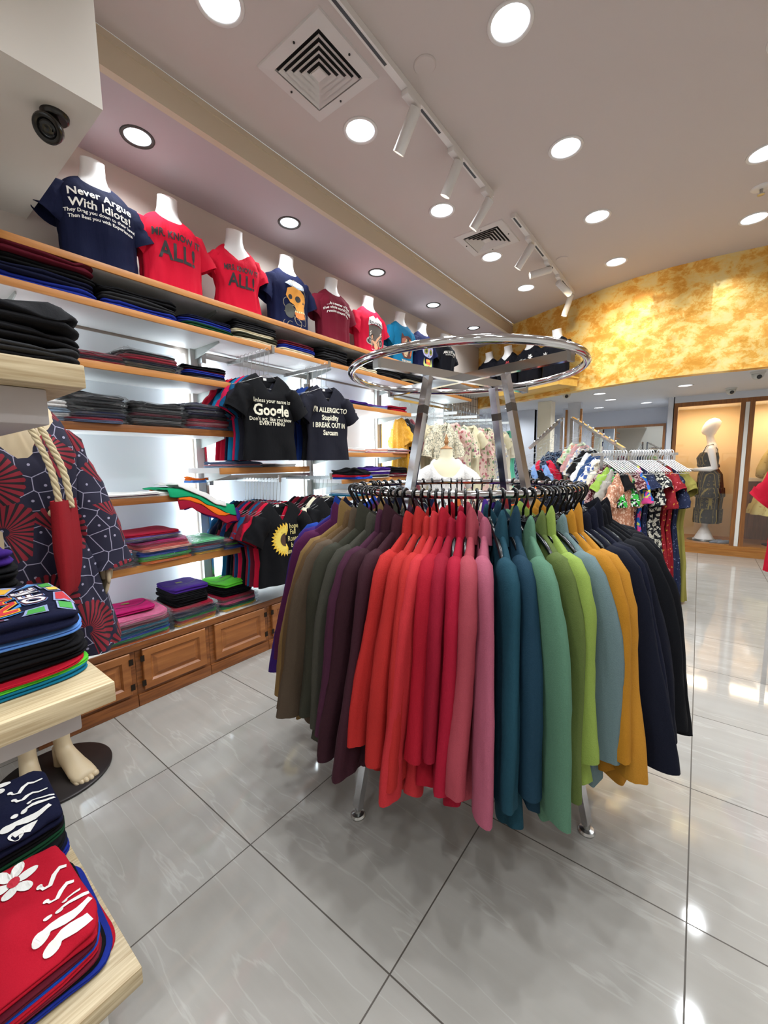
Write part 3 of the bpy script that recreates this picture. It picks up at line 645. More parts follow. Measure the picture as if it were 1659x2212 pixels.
def track_spot(x, y, dirv, ln, label, glow, r=.031, hub=True):
    t = thing('track_spotlight', label, 'spotlight', (x, y, ZC - .034))
    box('adapter', -.02, .02, -.085, .04, -.028, 0, TW, t, .003)
    d = Vector(dirv).normalized(); p0 = Vector((0.0, 0, -.05)) - d * .01; s, u = frame(d)
    bm = bmesh.new(); tube(bm, [(0, 0, -.02), (0, 0, -.06)], .008, 8); link_mesh('stem', bm, TW, t)
    c = Vector((0, 0, -.062)); A = c - d * .025; B = c + d * (ln - .025)
    bm = bmesh.new(); n = 24
    loft(bm, [[p + s * rr * cos(2 * pi * k / n) + u * rr * sin(2 * pi * k / n) for k in range(n)] for p, rr in ((A, r * .9), (A + d * .004, r), (B, r), (B - d * .004, r * .9), (B - d * .02, r * .85))], True, False)
    link_mesh('spot_body', bm, TW, t, sharp=40)
    bm = bmesh.new(); loft(bm, [[p + s * rr * cos(2 * pi * k / n) + u * rr * sin(2 * pi * k / n) for k in range(n)] for p, rr in ((B - d * .012, r * .86), (B - d * .011, r * .3))], False, True); link_mesh('lens', bm, glow, t)
track_spot(.462, .88, (-.25, .12, -1), .2, 'white cylinder track spotlight cut by the top edge with bright warm lens', TWARM)
track_spot(.462, 1.86, (-.62, .06, -.8), .20, 'white cylinder track spotlight right of the large vent', TG)
track_spot(.462, 2.34, (-.5, .0, -.85), .19, 'white cylinder track spotlight second along the near track with glowing lens', TWARM)
track_spot(.462, 2.80, (-.62, -.06, -.8), .20, 'white cylinder track spotlight at the far end of the near track', TG)
track_spot(.5, 3.60, (-.62, -.04, -.8), .2, 'white cylinder track spotlight first along the far track', TG)
track_spot(.5, 4.12, (-.85, -.5, -.22), .2, 'white track spotlight turned sideways on the far track', TG)
track_spot(.5, 4.5, (.4, .85, -.45), .2, 'white track spotlight turned towards the yellow wall', TG)
track_spot(.5, 4.95, (-.3, -.1, -1), .22, 'white cylinder track spotlight hanging at the far end of the far track', TG)
# round covers, sprinkler, cameras
def lathe_thing(name, label, cat, loc, prof, mat, n=28):
    bm = bmesh.new(); lathe(bm, prof, n); o = link_mesh(name, bm, mat, None, sharp=40); o.location = loc; return tag(o, label, cat)
lathe_thing('cover_plate', 'round flat white ceiling cover plate right of the near track', 'ceiling plate', (.587, 1.767, ZC), [(.001, -.007), (.05, -.007), (.054, -.003), (.054, 0)], CEILM)
lathe_thing('cover_plate', 'round flat white ceiling cover plate beside the sideways track spotlight', 'ceiling plate', (.60, 4.19, ZC), [(.001, -.007), (.05, -.007), (.054, -.003), (.054, 0)], CEILM)
t = thing('sprinkler', 'white ceiling sprinkler head at the right edge of the photo', 'sprinkler', (1.978, 4.008, ZC))
bm = bmesh.new(); lathe(bm, [(.001, -.012), (.045, -.012), (.06, -.004), (.062, 0)]); link_mesh('escutcheon', bm, RINGW, t, sharp=40)
bm = bmesh.new(); lathe(bm, [(.001, -.05), (.02, -.048), (.022, -.044), (.008, -.04), (.010, -.012)]); link_mesh('sprinkler_head', bm, STEEL, t, sharp=40)
def dome_cam(x, y, z, label, r=.05):
    t = thing('security_camera', label, 'security camera', (x, y, z))
    bm = bmesh.new(); lathe(bm, [(.001, -.022), (r * 1.1, -.022), (r * 1.22, -.012), (r * 1.22, 0)]); link_mesh('camera_base', bm, plain('camera_white', '#c6c4bd', .4), t, sharp=40)
    bm = bmesh.new(); lathe(bm, [(r, -.022)] + [(r * cos(a), -.03 - r * 1.05 * sin(a)) for a in [radians(k * 12) for k in range(7)]] + [(.001, -.03 - r * 1.05)], 28); link_mesh('camera_housing', bm, plain('camera_white', '#c6c4bd', .4), t)
    bm = bmesh.new(); d = Vector((.25, -1, -.55)).normalized(); s, u = frame(d); c = Vector((0, 0, -.035))
    loft(bm, [[c + d * e + s * q * cos(2 * pi * k / 20) + u * q * sin(2 * pi * k / 20) for k in range(20)] for e, q in ((r * .6, r * .40), (r * 1.0, r * .42), (r * 1.08, r * .34), (r * 1.02, r * .1))]); link_mesh('camera_lens', bm, plain('lens_dark', '#2c2b2b', .2), t, sharp=40)
dome_cam(.36, 5.52, ZL, 'pale dome security camera under the yellow wall, leftmost of three')
dome_cam(2.0, 6.6, ZL, 'pale dome security camera in front of the lit showcase')
dome_cam(2.16, 5.55, ZL, 'pale dome security camera closest to the right edge')
t = thing('security_camera', 'black round security camera under the white bulkhead at upper left', 'security camera', (-.178, .47, 2.57))
BGL = plain('camera_black', '#18130f', .25)
bm = bmesh.new(); lathe(bm, [(.001, -.018), (.036, -.018), (.042, -.012), (.044, 0)]); link_mesh('camera_base', bm, BGL, t, sharp=40)
bm = bmesh.new(); tube(bm, [(0, 0, -.015), (.0, -.01, -.035), (0, -.02, -.05)], .014, 12); link_mesh('camera_neck', bm, BGL, t)
d = Vector((.75, -.75, -.8)).normalized(); s, u = frame(d); c = Vector((0, -.02, -.055)); bm = bmesh.new()
loft(bm, [[c + d * e + s * q * cos(2 * pi * k / 28) + u * q * sin(2 * pi * k / 28) for k in range(28)] for e, q in ((-.025, .012), (-.022, .03), (-.008, .043), (.018, .046), (.024, .042), (.02, .036))]); link_mesh('camera_housing', bm, BGL, t, sharp=50)
bm = bmesh.new(); loft(bm, [[c + d * e + s * q * cos(2 * pi * k / 20) + u * q * sin(2 * pi * k / 20) for k in range(20)] for e, q in ((.019, .036), (.022, .02), (.026, .012), (.022, .004))]); link_mesh('camera_lens', bm, plain('lens_black', '#050506', .08), t)
# small vents / fitting on the bulkhead underside
bm = bmesh.new(); bx(bm, -.36, -.30, .16, .34, 2.555, 2.5705, .004); tag(link_mesh('mounting_bracket', bm, GREY, None, sharp=30), 'small grey metal bracket under the bulkhead near the black camera', 'bracket')
bm = bmesh.new(); bx(bm, -.98, -.42, -.35, .33, 2.552, 2.5705, .008); tag(link_mesh('ceiling_speaker', bm, plain('grille_grey', '#b5adaa', .7, bmp=.6), None, sharp=30), 'rounded grey perforated speaker panel under the bulkhead at the left edge', 'speaker')

# ================================================================== WALL SHELVING
OAK = wood('oak_edge', '#b9783a', '#cb8a48', 'Y', 5, .45); OAKD = wood('oak_edge_dark', '#7d4a20', '#a0622e', 'Y', 5, .45)
SHW = plain('shelf_white', '#dcdad8', .55)
PANEL = plain('back_panel_white', '#e6edf2', .5)
bm = bmesh.new()
for y0, y1 in ((-.6, .38), (.46, 1.36), (1.44, 2.36), (2.44, 3.38), (3.46, 5.2)): bx(bm, -1.056, -1.035, y0 + .07, y1 - .07, .37, 2.07)
o = struct('wall_panels', bm, PANEL)
LEDM = plain('led_strip', (.80, .92, 1, 1), .5, emit=5)
for i, y in enumerate((.47, 1.33, 1.47, 2.33, 2.47, 3.35, 3.49)):
    bm = bmesh.new(); bx(bm, -1.05, -1.04, y - .008, y + .008, .40, 2.05)
    tag(link_mesh('led_strip', bm, LEDM, None, smooth=False), 'vertical glowing white light strip between the shelves, %s from the left' % ['first', 'second', 'third', 'fourth', 'fifth', 'sixth', 'seventh'][i], 'light strip', 'vertical light strips behind the shelving')
def upright(y, label):
    t = thing('wall_upright', label, 'shelf upright', (-1.02, y, .37))
    box('upright_profile', -.03, .0, -.034, .034, 0, 1.74, plain('upright_grey', '#b9bab6', .5), t)
    box('slotted_strip', .0, .012, .018, .034, 0, 1.74, STEEL, t)
for y, l in ((.42, 'grey metal slotted wall upright behind the dressed mannequin'), (1.40, 'grey metal slotted wall upright between the shelves and the hanging shirts'), (2.40, 'grey metal slotted wall upright behind the hanging T-shirt that starts I am allergic'), (3.42, 'grey metal slotted wall upright left of the hanging dresses'), (5.0, 'grey metal slotted wall upright behind the hanging dresses')): upright(y, l)
def shelf(label, x0, x1, y0, y1, ztop, th=.036, br=(), edge=OAK):
    t = thing('wall_shelf', label, 'shelf', (x0, (y0 + y1) / 2, ztop)); a, b = y0 - (y0 + y1) / 2, y1 - (y0 + y1) / 2; dd = x1 - x0
    box('shelf_board', 0, dd - .012, a, b, -th * .85, -.0, SHW, t); box('front_edge', dd - .012, dd, a, b, -th, .0005, edge, t, .0015)
    for y in br:
        bm = bmesh.new(); yy = y - (y0 + y1) / 2; vs = []
        for s_ in (-.003, .003): vs.append([bm.verts.new((px, yy + s_, pz)) for px, pz in ((.0, -th * .85), (dd * .82, -th * .85), (dd * .82, -th - .008), (.03, -th - .06), (.0, -th - .06))])
        bm.faces.new(vs[0][::-1]); bm.faces.new(vs[1])
        for i in range(5): bm.faces.new((vs[0][i], vs[0][(i + 1) % 5], vs[1][(i + 1) % 5], vs[1][i]))
        link_mesh('bracket', bm, GREY, t, smooth=False)
    return t
XS = -.65
shelf('longest top wall shelf carrying the dressed torsos', -1.06, XS, -1.0, 5.78, 2.305, .034, (.42, 1.40, 2.4, 3.42), OAK)
shelf('long wall shelf just under the torsos, with dark folded clothes', -1.04, XS, -1.0, 4.9, 2.118, .034, (.42, 1.40, 2.4, 3.42))
shelf('wall shelf with shirts in clear film just above the eye-level stacks, third from the top', -1.04, XS, -.6, 1.425, 1.825, .036, (.42, 1.40))
shelf('wall shelf with tall glossy dark stacks, fourth from the top', -1.04, XS, .515, 1.425, 1.522, .038, (.5, 1.40), OAKD)
shelf('wall shelf with flat white shirts and draped green polo shirts', -1.04, XS, -.4, 1.075, 1.135, .036, (.42,), OAKD)
shelf('wall shelf with many thin colourful bagged shirts, above the cabinet', -1.04, XS, .1, 1.425, .762, .040, (.42, 1.40), OAK)
shelf('short wall shelf behind the hanging black shirt with white search word', -1.0, -.60, 1.285, 2.02, 1.288, .040, (1.40,), OAK)
shelf('small wall shelf with purple and red folded shirts, upper one right of the hanging shirts', -1.04, XS, 2.43, 3.49, 1.815, .036, (2.45, 3.40))
shelf('small wall shelf with striped white knitwear, middle one right of the hanging shirts', -1.04, XS, 2.43, 3.47, 1.40, .036, (2.45, 3.40))
shelf('small wall shelf hidden by black and purple clothes, lower one right of the hanging shirts', -1.04, XS, 2.43, 3.47, 1.17, .036, (2.45, 3.40))
shelf('small wall shelf low behind the round rack hangers', -1.04, XS, 2.43, 3.47, 1.02, .036, (2.45, 3.40))
# low cabinet: continuous top + units with panelled doors
CABW = wood('cabinet_wood', '#6e3d1a', '#9a5c2c', 'Y', 4, .35); CABD = wood('cabinet_panel', '#8a5025', '#ac6c38', 'Y', 3, .35, 8)
t = thing('cabinet_counter', 'long wooden low counter top with white surface along the left wall', 'counter', (-.83, 2.4, .335))
box('counter_board', -.21, .232, -3.0, 3.0, 0, .022, WHITE, t); box('counter_edge', .232, .246, -3.0, 3.0, -.012, .0235, CABW, t, .003)
ya = [-.35, .12, .72, 1.14, 1.57, 2.0, 2.43, 2.86, 3.3, 3.75, 4.2]
ya = [.29, .722, 1.142, 1.575, 2.01, 2.45, 2.9, 3.35, 3.8]
cl = ['leftmost, behind the shop mannequin legs', 'left of the centre one with dark hinges', 'with black hinges in the middle of the visible row', 'half hidden by the purple blazers', 'hidden by the round rack, first', 'hidden by the round rack, second', 'hidden by the round rack, third', 'hidden by the round rack, last']
for i in range(len(ya) - 1):
    y0, y1 = ya[i], ya[i + 1]; w = y1 - y0; t = thing('base_cabinet', 'brown wooden low cabinet unit, %s' % cl[i], 'cabinet', (-.83, y0, 0))
    box('cabinet_body', -.21, .215, 0.001, w - .001, 0, .335, CABW, t); box('plinth', .2151, .236, .001, w - .001, 0, .068, CABW, t, .003)
    box('face_frame', .2151, .229, .001, w - .001, .069, .333, CABW, t)
    # raised panel door
    bm = bmesh.new(); a0, a1, b0, b1 = .03, w - .03, .088, .318
    def rect(i_, x): return [(x, a0 + i_, b0 + i_), (x, a1 - i_, b0 + i_), (x, a1 - i_, b1 - i_), (x, a0 + i_, b1 - i_)]
    rs = [rect(0, .2292), rect(0, .246), rect(.004, .249), rect(.040, .249), rect(.050, .238), rect(.056, .238), rect(.075, .246)]
    loft(bm, [r[::-1] for r in rs]); d_ = link_mesh('door', bm, CABD, t, smooth=False)
    for zz in (.13, .27):
        box('hinge', .2495, .2535, a1 - .008 if i % 2 == 0 else a0 - .012, a1 + .012 if i % 2 == 0 else a0 + .008, zz - .016, zz + .016, plain('hinge_dark', '#2a2119', .4, .6), d_)

# ================================================================== ROUND RACK
RC = Vector((.958, 1.46, 0)); RR = .457; ZU, ZR = 1.667, 1.20
t = thing('round_clothes_rack', 'chrome two-tier round clothes rack full of colourful blazers', 'clothes rack', tuple(RC)); RACK = t
for nm, z, r in (('upper_ring', ZU, .0145), ('lower_ring', ZR, .0135)):
    bm = bmesh.new(); tube(bm, [(RR * cos(2 * pi * k / 120), RR * sin(2 * pi * k / 120), z) for k in range(120)], r, 14, closed=True); link_mesh(nm, bm, CHROME, t)
bm = bmesh.new()
for a in (-104, -12):
    d = Vector((cos(radians(a)), sin(radians(a)), 0)); bar(bm, d * .447 + Vector((0, 0, ZU - .022)), -d * .447 + Vector((0, 0, ZU - .0221)), .024, .032)
link_mesh('cross_arm', bm, CHROME, t, smooth=False)
for i, a in enumerate((-104, -12, 76, 168)):
    d = Vector((cos(radians(a)), sin(radians(a)), 0)); T_ = d * .20 + Vector((0, 0, ZU - .04)); B_ = d * .567 + Vector((0, 0, .035))
    bm = bmesh.new(); bar(bm, T_, B_, .034, .022, up=d); lg = link_mesh('leg', bm, plain('satin_chrome', '#cfcfd2', .14, 1.0), t, smooth=False)
    bm = bmesh.new(); lathe(bm, [(.026, 0), (.028, .006), (.024, .014), (.012, .018), (.010, .04)], 20, tuple(d * .567)); link_mesh('foot', bm, STEEL, lg, sharp=40)
    k_ = (ZU - .04 - ZR) / (ZU - .04 - .035); P_ = T_ + (B_ - T_) * k_
    bm = bmesh.new(); bar(bm, P_ + Vector((0, 0, -.01)), d * (RR - .005) + Vector((0, 0, ZR)), .012, .012); link_mesh('ring_stay', bm, CHROME, t, smooth=False)
    bm = bmesh.new(); bar(bm, d * .2253 + Vector((0, 0, ZU - .15)), d * .2322 + Vector((0, 0, ZU - .18)), .0355, .0235, up=d); link_mesh('height_collar', bm, plain('collar_dark', '#5c5550', .3, .8), lg, smooth=False)
    bm = bmesh.new(); bar(bm, d * .44 + Vector((0, 0, ZU - .022)), d * .452 + Vector((0, 0, ZU - .022)), .030, .038); link_mesh('arm_end', bm, STEEL, t, smooth=False)
# ================================================================== BLAZERS ON THE ROUND RACK
def collar_bm(H, nw=.085, nd=.05, dip=.2, hh=.05, seed=0):
    bm = bmesh.new(); rings = []; n = 44; a0, a1 = radians(-74), radians(254)
    for i in range(n + 1):
        a = a0 + (a1 - a0) * i / n; c, s = cos(a), sin(a)
        d = dip * max(0, 1 - abs(c)) ** .9 if s < 0 else .012 * s * s
        base = Vector((nw * c, nd * s + .012, H - d)); out = Vector((c * .9, s * .8, 0)).normalized()
        out.y *= .4; k = min(1, (i + .5) / 6, (n - i + .5) / 6); h = hh * (.35 + .65 * k) * (.55 + .7 * c * c); fl = .012 * sin(i * .7 + seed)
        rings.append([base - out * .004 + Vector((0, 0, -.012)), base - out * .002 + Vector((0, 0, h * .8)), base + out * .006 + Vector((0, 0, h)), base + out * .016 + Vector((0, 0, h * .72)),
                      base + out * (.030 + fl * .3) + Vector((0, 0, -.012 - .03 * k)), base + out * .012 + Vector((0, 0, -.002))])
    loft(bm, rings); return bm
BLZ = []
BH = .70
for v in range(9):
    rr = random.Random(v); H = BH
    sl_bm = bmesh.new()
    body = garment_bm(H=H, prof=((0, .265 + .012 * (v % 3), .034), (.4, .225, .028), (.86, .195, .026)), tch=.86, sw=.20, nw=.075, nd=.022, dipf=.2, dipb=.02, V=True, drop=.078, ey=.5, exx=.6, fold=.008, fk=(2, 3, 5, 8), seed=v, hemw=.012,
                      sleeve='long', sl=.50 + .024 * (v % 4), sr=(.062, .050), sout=.085 + .014 * (v % 4), slv_bm=sl_bm, n=64, wr=.006)
    # split the sleeve mesh in two halves
    halves = []
    for sg in (-1, 1):
        h = sl_bm.copy(); bmesh.ops.delete(h, geom=[q for q in h.verts if q.co.x * sg < 0], context='VERTS'); halves.append(h)
        for q in h.verts:
            w_ = max(0, min(1, (H - .12 - q.co.z) / .45)); q.co.y += w_ * (.016 * sin(v * 2.3 + sg) - .012 * w_) ; q.co.x += sg * .010 * sin(w_ * 4.5 + v)
    sl_bm.free(); bv = bvh_of(body)
    lap = bmesh.new()
    for sg in (-1, 1):
        pts = [(sg * .075, H - .04), (sg * .12, H - .13), (sg * .09, H - .155), (sg * .115, H - .175), (sg * .02, H - .36), (sg * .005, H - .27)]
        q = poly_bm([pts]); lay(q, bv, .006, 'y', .03); me_ = bpy.data.meshes.new('x'); q.to_mesh(me_); lap.from_mesh(me_); bpy.data.meshes.remove(me_); q.free()
    BLZ.append((body, halves, collar_bm(H, nw=.078, nd=.024, hh=.030 + .012 * (v % 3), seed=v), lap))
PROTO = []
for i, (b, hv, c, l) in enumerate(BLZ):
    ms = []
    for nm, q in (('blazer_body', b), ('sleeve', hv[0]), ('sleeve', hv[1]), ('collar', c), ('lapel', l)):
        me = bpy.data.meshes.new(nm); q.normal_update(); q.to_mesh(me); q.free()
        for p_ in me.polygons: p_.use_smooth = True
        if nm != 'lapel': me.set_sharp_from_angle(angle=radians(70))
        me.materials.append(CHROME); ms.append((nm, me))
    PROTO.append(ms)
HPROTO = make_plastic_hanger()
HUSED = [False]
def put_hanger(loc, rz, label, group, tilt=0):
    h = HPROTO if not HUSED[0] else copy_tree(HPROTO); HUSED[0] = True
    h.location = loc; h.rotation_euler = (0, tilt, rz); h['label'] = label; h['category'] = 'hanger'; h['group'] = group; return h
def ring_place(a, garment=None):
    th = radians(a); return (RC.x + RR * cos(th), RC.y + RR * sin(th), ZR - .003 - .075), th
GR = 'blazers hanging around the round rack'
ri = random.Random(5)
XSC = {-42.5: 1.10, -38.5: .93, -30.5: .97, -52.5: 1.04}
def dim(h, f=.78): return '#' + ''.join('%02x' % int(round(255 * ((int(h[i:i + 2], 16) / 255) * f ** (1 / 2.2)))) for i in (1, 3, 5))
def blazer(a, col, label, v, dz=0.0, sc=1.0, mt=None, yaw=0):
    (x, y, z), th = ring_place(a); t = thing('blazer', label, 'blazer', (x, y, z - BH * sc + dz - .018), th + radians(ri.uniform(-2.5, 2.5) + yaw), GR); t.scale = (XSC.get(a, 1), 1, sc)
    m_ = mt or fabric('blz_' + col[1:], dim(col), 1.6, .16, .8)
    for nm, me in PROTO[v % len(PROTO)]:
        o = bpy.data.objects.new(nm, me); COL.objects.link(o); o.parent = t; setmat(o, m_)
    put_hanger((x, y, z), th, 'black hanger of the ' + label, 'black hangers around the round rack')
    return t
BL = [(-174, '#141730', 'dark navy blazer farthest round the left side of the rack', .95), (-163, '#15162c', 'dark navy blazer hidden behind the bright blue one', .95), (-148, '#1c3f9c', 'bright blue blazer at the left side of the round rack', .97),
      (-139, '#3a1d6c', 'deep purple blazer beside the bright blue one', 1.02), (-130, '#521a44', 'magenta-purple blazer between the purple and tan ones', .98), (-118.5, '#86693e', 'tan camel blazer at the left of the round rack', 1.03),
      (-112, '#634a2f', 'warm brown tweed blazer right of the tan one', 1.0), (-108, '#57493a', 'grey-brown blazer tucked behind the olive grey ones', .98), (-104, '#38372c', 'dark olive grey blazer, left one of the pair', 1.03), (-98.5, '#413f36', 'dark olive grey blazer, right one of the pair', 1.04),
      (-94, '#471f35', 'plum blazer with raised collar right of the olive pair', 1.0), (-90.5, '#35161f', 'dark aubergine blazer left of the second aubergine one', 1.05), (-87, '#3b1a24', 'dark aubergine blazer next to the first red one', 1.02),
      (-82.5, '#ba2a27', 'bright red blazer with tall pointed collar, leftmost red one', .99), (-79, '#b72a27', 'bright red blazer, second red one from the left', 1.0), (-76, '#b92b28', 'bright red blazer, third red one from the left', 1.03),
      (-73.2, '#c43036', 'coral red blazer in the middle of the red group', 1.05), (-70.6, '#aa1428', 'crimson blazer right of the coral red one', .99), (-68, '#96122a', 'dark crimson blazer tucked between two crimson ones', .97), (-65.4, '#a81430', 'crimson blazer, rightmost plain crimson one', 1.06),
      (-62, '#a84450', 'rose red heathered blazer left of the dusty pink one', 1.0), (-57.5, '#a8566a', 'dusty pink blazer in the middle front of the rack', 1.03), (-52.5, '#1b4352', 'dark teal blazer hanging lowest, left of the pair', 1.12),
      (-47.5, '#19384a', 'dark teal blazer, right one of the pair', 1.04), (-42.5, '#577f66', 'sage green blazer with wide long hem at front right', 1.07), (-38.5, '#5c6a36', 'olive green collarless blazer behind the sage one', 1.0), (-35, '#8ea54c', 'lime green blazer with folded collar', .98),
      (-30.5, '#6c8082', 'grey-blue blazer between the lime and mustard ones', 1.03), (-26.5, '#b87c22', 'mustard yellow blazer, left one of the pair', .97), (-23, '#c0842a', 'mustard yellow blazer with turned-out sleeve, right one', 1.03),
      (-18.5, '#0d1122', 'black-navy blazer next to the mustard ones', 1.0), (-14, '#0e1226', 'navy blazer second right of the mustard ones', .99), (-9.5, '#0c0f1e', 'navy blazer third right of the mustard ones', 1.02), (-4.5, '#0a0b12', 'black blazer, inner one at the rack right side', 1.0),
      (1, '#0a0a10', 'black blazer at the right edge of the round rack', 1.0), (8, '#0b0c14', 'black blazer behind the right edge ones', 1.0), (17, '#0a0a0f', 'black blazer at the back right of the round rack', 1.0), (27, '#0c0d16', 'black blazer farthest round the back right', 1.0)]
YW = {-42.5: -6, -38.5: 3}
for i, (a, c, l, sc) in enumerate(BL):
    blazer(a, c, l, i, 0, sc, None, YW.get(a, 0))
# the far side: bare hangers and a few garments
back = [(52, None), (58, '#101a34'), (66, '#101a34'), (76, None), (83, None), (90, None), (97, '#4a2a8a'), (104, None), (110, None), (117, '#c9622a'), (124, None), (130, None), (137, '#16224a'), (143, None), (149, None), (155, '#b03020'), (161, None), (167, '#141730'), (173, None), (179, None), (184, None), (40, None), (46, None), (70, None), (120, None)]
nb = ['first', 'second', 'third', 'fourth', 'fifth', 'sixth', 'seventh']
k = 0
for i, (a, c) in enumerate(back):
    if c:
        nmc = {'#101a34': 'navy', '#4a2a8a': 'violet', '#c9622a': 'orange', '#16224a': 'dark blue', '#b03020': 'brick red', '#141730': 'midnight blue'}[c]
        blazer(a, c, '%s jacket on the far side of the rack%s' % (nmc, ', left one' if a == 66 else ', right one' if a == 58 else ''), i, -.02, .95); k += 1
    else:
        p_, th = ring_place(a); put_hanger(p_, th, 'empty black plastic hanger on the far side of the lower ring', 'bare hangers on the far side of the round rack')

# ================================================================== TORSOS WITH PRINTED SHIRTS
def txt_print(lines, mat, bold=.02):
    def f(s, bv):
        for (w, size, x, z, sx, arc) in lines: put_print(s, bv, text_bm(w, size, x, z, bold, sx, arc), mat, 'print', .003)
    return f
def p_skull(s, bv):
    P = lambda pl, c, o=.003, nm='print': put_print(s, bv, poly_bm(pl), ink(c), nm, o)
    P([[(-.10, .40), (-.05, .435), (.03, .44), (.09, .415), (.10, .38), (.02, .375), (-.06, .385)]], '#c9d6e6')
    sw_ = []
    rr = random.Random(2)
    for _ in range(26):
        cx, cz, r, a0 = rr.uniform(-.10, .10), rr.uniform(.06, .41), rr.uniform(.015, .045), rr.uniform(0, 6)
        sw_ += stroke([(cx + r * cos(a0 + t * .45), cz + r * sin(a0 + t * .45)) for t in range(9)], .005)
    P(sw_, '#9a8e7a', .0035)
    P([[(-.095, .30), (-.08, .36), (-.02, .385), (.05, .375), (.10, .34), (.115, .29), (.11, .25), (.085, .235), (.10, .20), (.085, .19), (.02, .20), (.0, .24), (-.05, .25)]], '#e39a3c', .004)
    P([[(.0, .185), (.10, .185), (.105, .14), (.06, .125), (.01, .14)]], '#e08038', .004)
    P([disc(.035, .295, .028, .026), disc(-.05, .295, .022, .02), [(.085, .285), (.10, .262), (.078, .262)]], '#2b2a30', .005)
    P([[(.004 + i * .018, .197), (.016 + i * .018, .197), (.016 + i * .018, .182), (.004 + i * .018, .182)] for i in range(6)], '#f0d8a0', .0052)
    P([disc(-.05, .18, .05, .06), ], '#4a4a44', .0038)
def p_bike(s, bv):
    P = lambda pl, c, o=.003, nm='print': put_print(s, bv, poly_bm(pl), ink(c), nm, o)
    P([[(-.11, .33), (-.10, .41), (-.03, .44), (.0, .41), (.03, .44), (.10, .40), (.115, .33), (.06, .35), (0, .355), (-.06, .35)]], '#f2eef0', .0035)
    P([[(-.10, .13), (-.105, .33), (0, .345), (.105, .33), (.10, .13)]], '#5d544f', .003)
    put_print(s, bv, text_bm('ROCKIN', .055, 0, .352, .02, .95, -.8), ink('#3a3436'), 'print', .0045)
    for cx in (-.085, .085):
        P([disc(cx, .17, .042)], '#b8b0a8', .0042); P([disc(cx, .17, .034)], '#2c292a', .0048); P(sum([stroke([(cx - .03 * cos(a), .17 - .03 * sin(a)), (cx, .17), (cx + .03 * cos(a), .17 + .03 * sin(a))], .004) for a in (0, .8, 1.6, 2.4)], []), '#9a958e', .0052)
    P([[(-.09 + .012 * i, .28 - .012 * j), (-.078 + .012 * i, .28 - .012 * j), (-.078 + .012 * i, .268 - .012 * j), (-.09 + .012 * i, .268 - .012 * j)] for i in range(2) for j in range(4) if (i + j) % 2] +
      [[(.07 + .012 * i, .28 - .012 * j), (.082 + .012 * i, .28 - .012 * j), (.082 + .012 * i, .268 - .012 * j), (.07 + .012 * i, .268 - .012 * j)] for i in range(2) for j in range(4) if (i + j) % 2], '#efeae2', .0045)
    P([disc(-.045, .225, .016, .019)] + stroke([(-.05, .205), (-.055, .17), (-.06, .10)], .02) + stroke([(-.045, .195), (-.01, .165), (.015, .13)], .045) + stroke([(.0, .15), (.03, .20), (.085, .255)], .026) + stroke([(.01, .13), (.045, .175), (.075, .10)], .026), '#d9a27e', .0055)
    P([disc(.01, .125, .028, .034)], '#dba880', .006)
    P(stroke([(-.062, .228), (-.05, .245), (-.03, .235), (-.03, .21)], .012) + stroke([(-.06, .19), (-.03, .19), (.0, .18)], .012), '#33241f', .0062)
    put_print(s, bv, text_bm('RIDE FREE CLUB', .018, 0, .088, .02), ink('#e8dede'), 'print', .004)
def p_horse(s, bv):
    P = lambda pl, c, o=.003, nm='print': put_print(s, bv, poly_bm(pl), ink(c), nm, o)
    P([[(-.11, .22), (-.105, .33), (-.08, .36), (-.09, .40), (-.05, .365), (.02, .375), (.08, .35), (.115, .29), (.12, .20), (.08, .12), (-.06, .11)]], '#5a2a20')
    P([[(-.095, .22), (-.09, .33), (-.04, .35), (0, .33), (-.02, .22), (-.05, .13)]], '#a8604c', .004)
    P([[(-.05, .30), (-.01, .34), (.03, .30), (.03, .20), (.005, .13), (-.04, .13), (-.06, .20)]], '#c8b08c', .0048)
    P([[(.04, .34), (.09, .32), (.11, .25), (.10, .17), (.06, .14), (.07, .24)]], '#cf6c30', .0045)
    P([disc(.02, .30, .02, .04), disc(.045, .22, .018, .045), disc(-.025, .265, .007), disc(-.03, .155, .006), disc(0, .15, .006)], '#2f2c2e', .0055)
    put_print(s, bv, text_bm('THE SPIRIT', .04, 0, .075, .03), ink('#d8c8a8'), 'print', .004)
def p_sugar(s, bv):
    P = lambda pl, c, o=.003, nm='print': put_print(s, bv, poly_bm(pl), ink(c), nm, o)
    P([disc(0, .36, .10, .055)], '#d2dc62'); P([disc(0, .30, .115, .09)], '#b9c0e8', .0035)
    for cx in (-.05, .055): P([disc(cx, .29, .04, .043)], '#b86aa0', .0042); P([disc(cx, .29, .032, .035)], '#a0b040', .0048); P([disc(cx, .29, .018, .02)], '#4a4a20', .0054)
    P([[(0, .26), (-.018, .215), (-.004, .22)], [(.004, .26), (.02, .215), (.006, .22)]], '#1c1a34', .0045)
    P([[(-.075, .21), (-.085, .12), (-.04, .06), (.04, .06), (.085, .12), (.075, .21), (.06, .13), (-.06, .13)]], '#c8d878', .0035)
    P([[(-.05, .19), (.05, .19), (.045, .12), (-.045, .12)]], '#e0603a', .004); P([[(-.045 + i * .018, .185), (-.031 + i * .018, .185), (-.031 + i * .018, .155), (-.045 + i * .018, .155)] for i in range(5)], '#e8d050', .0046)
    P([disc(0, .085, .03, .022)], '#d8603c', .0046)
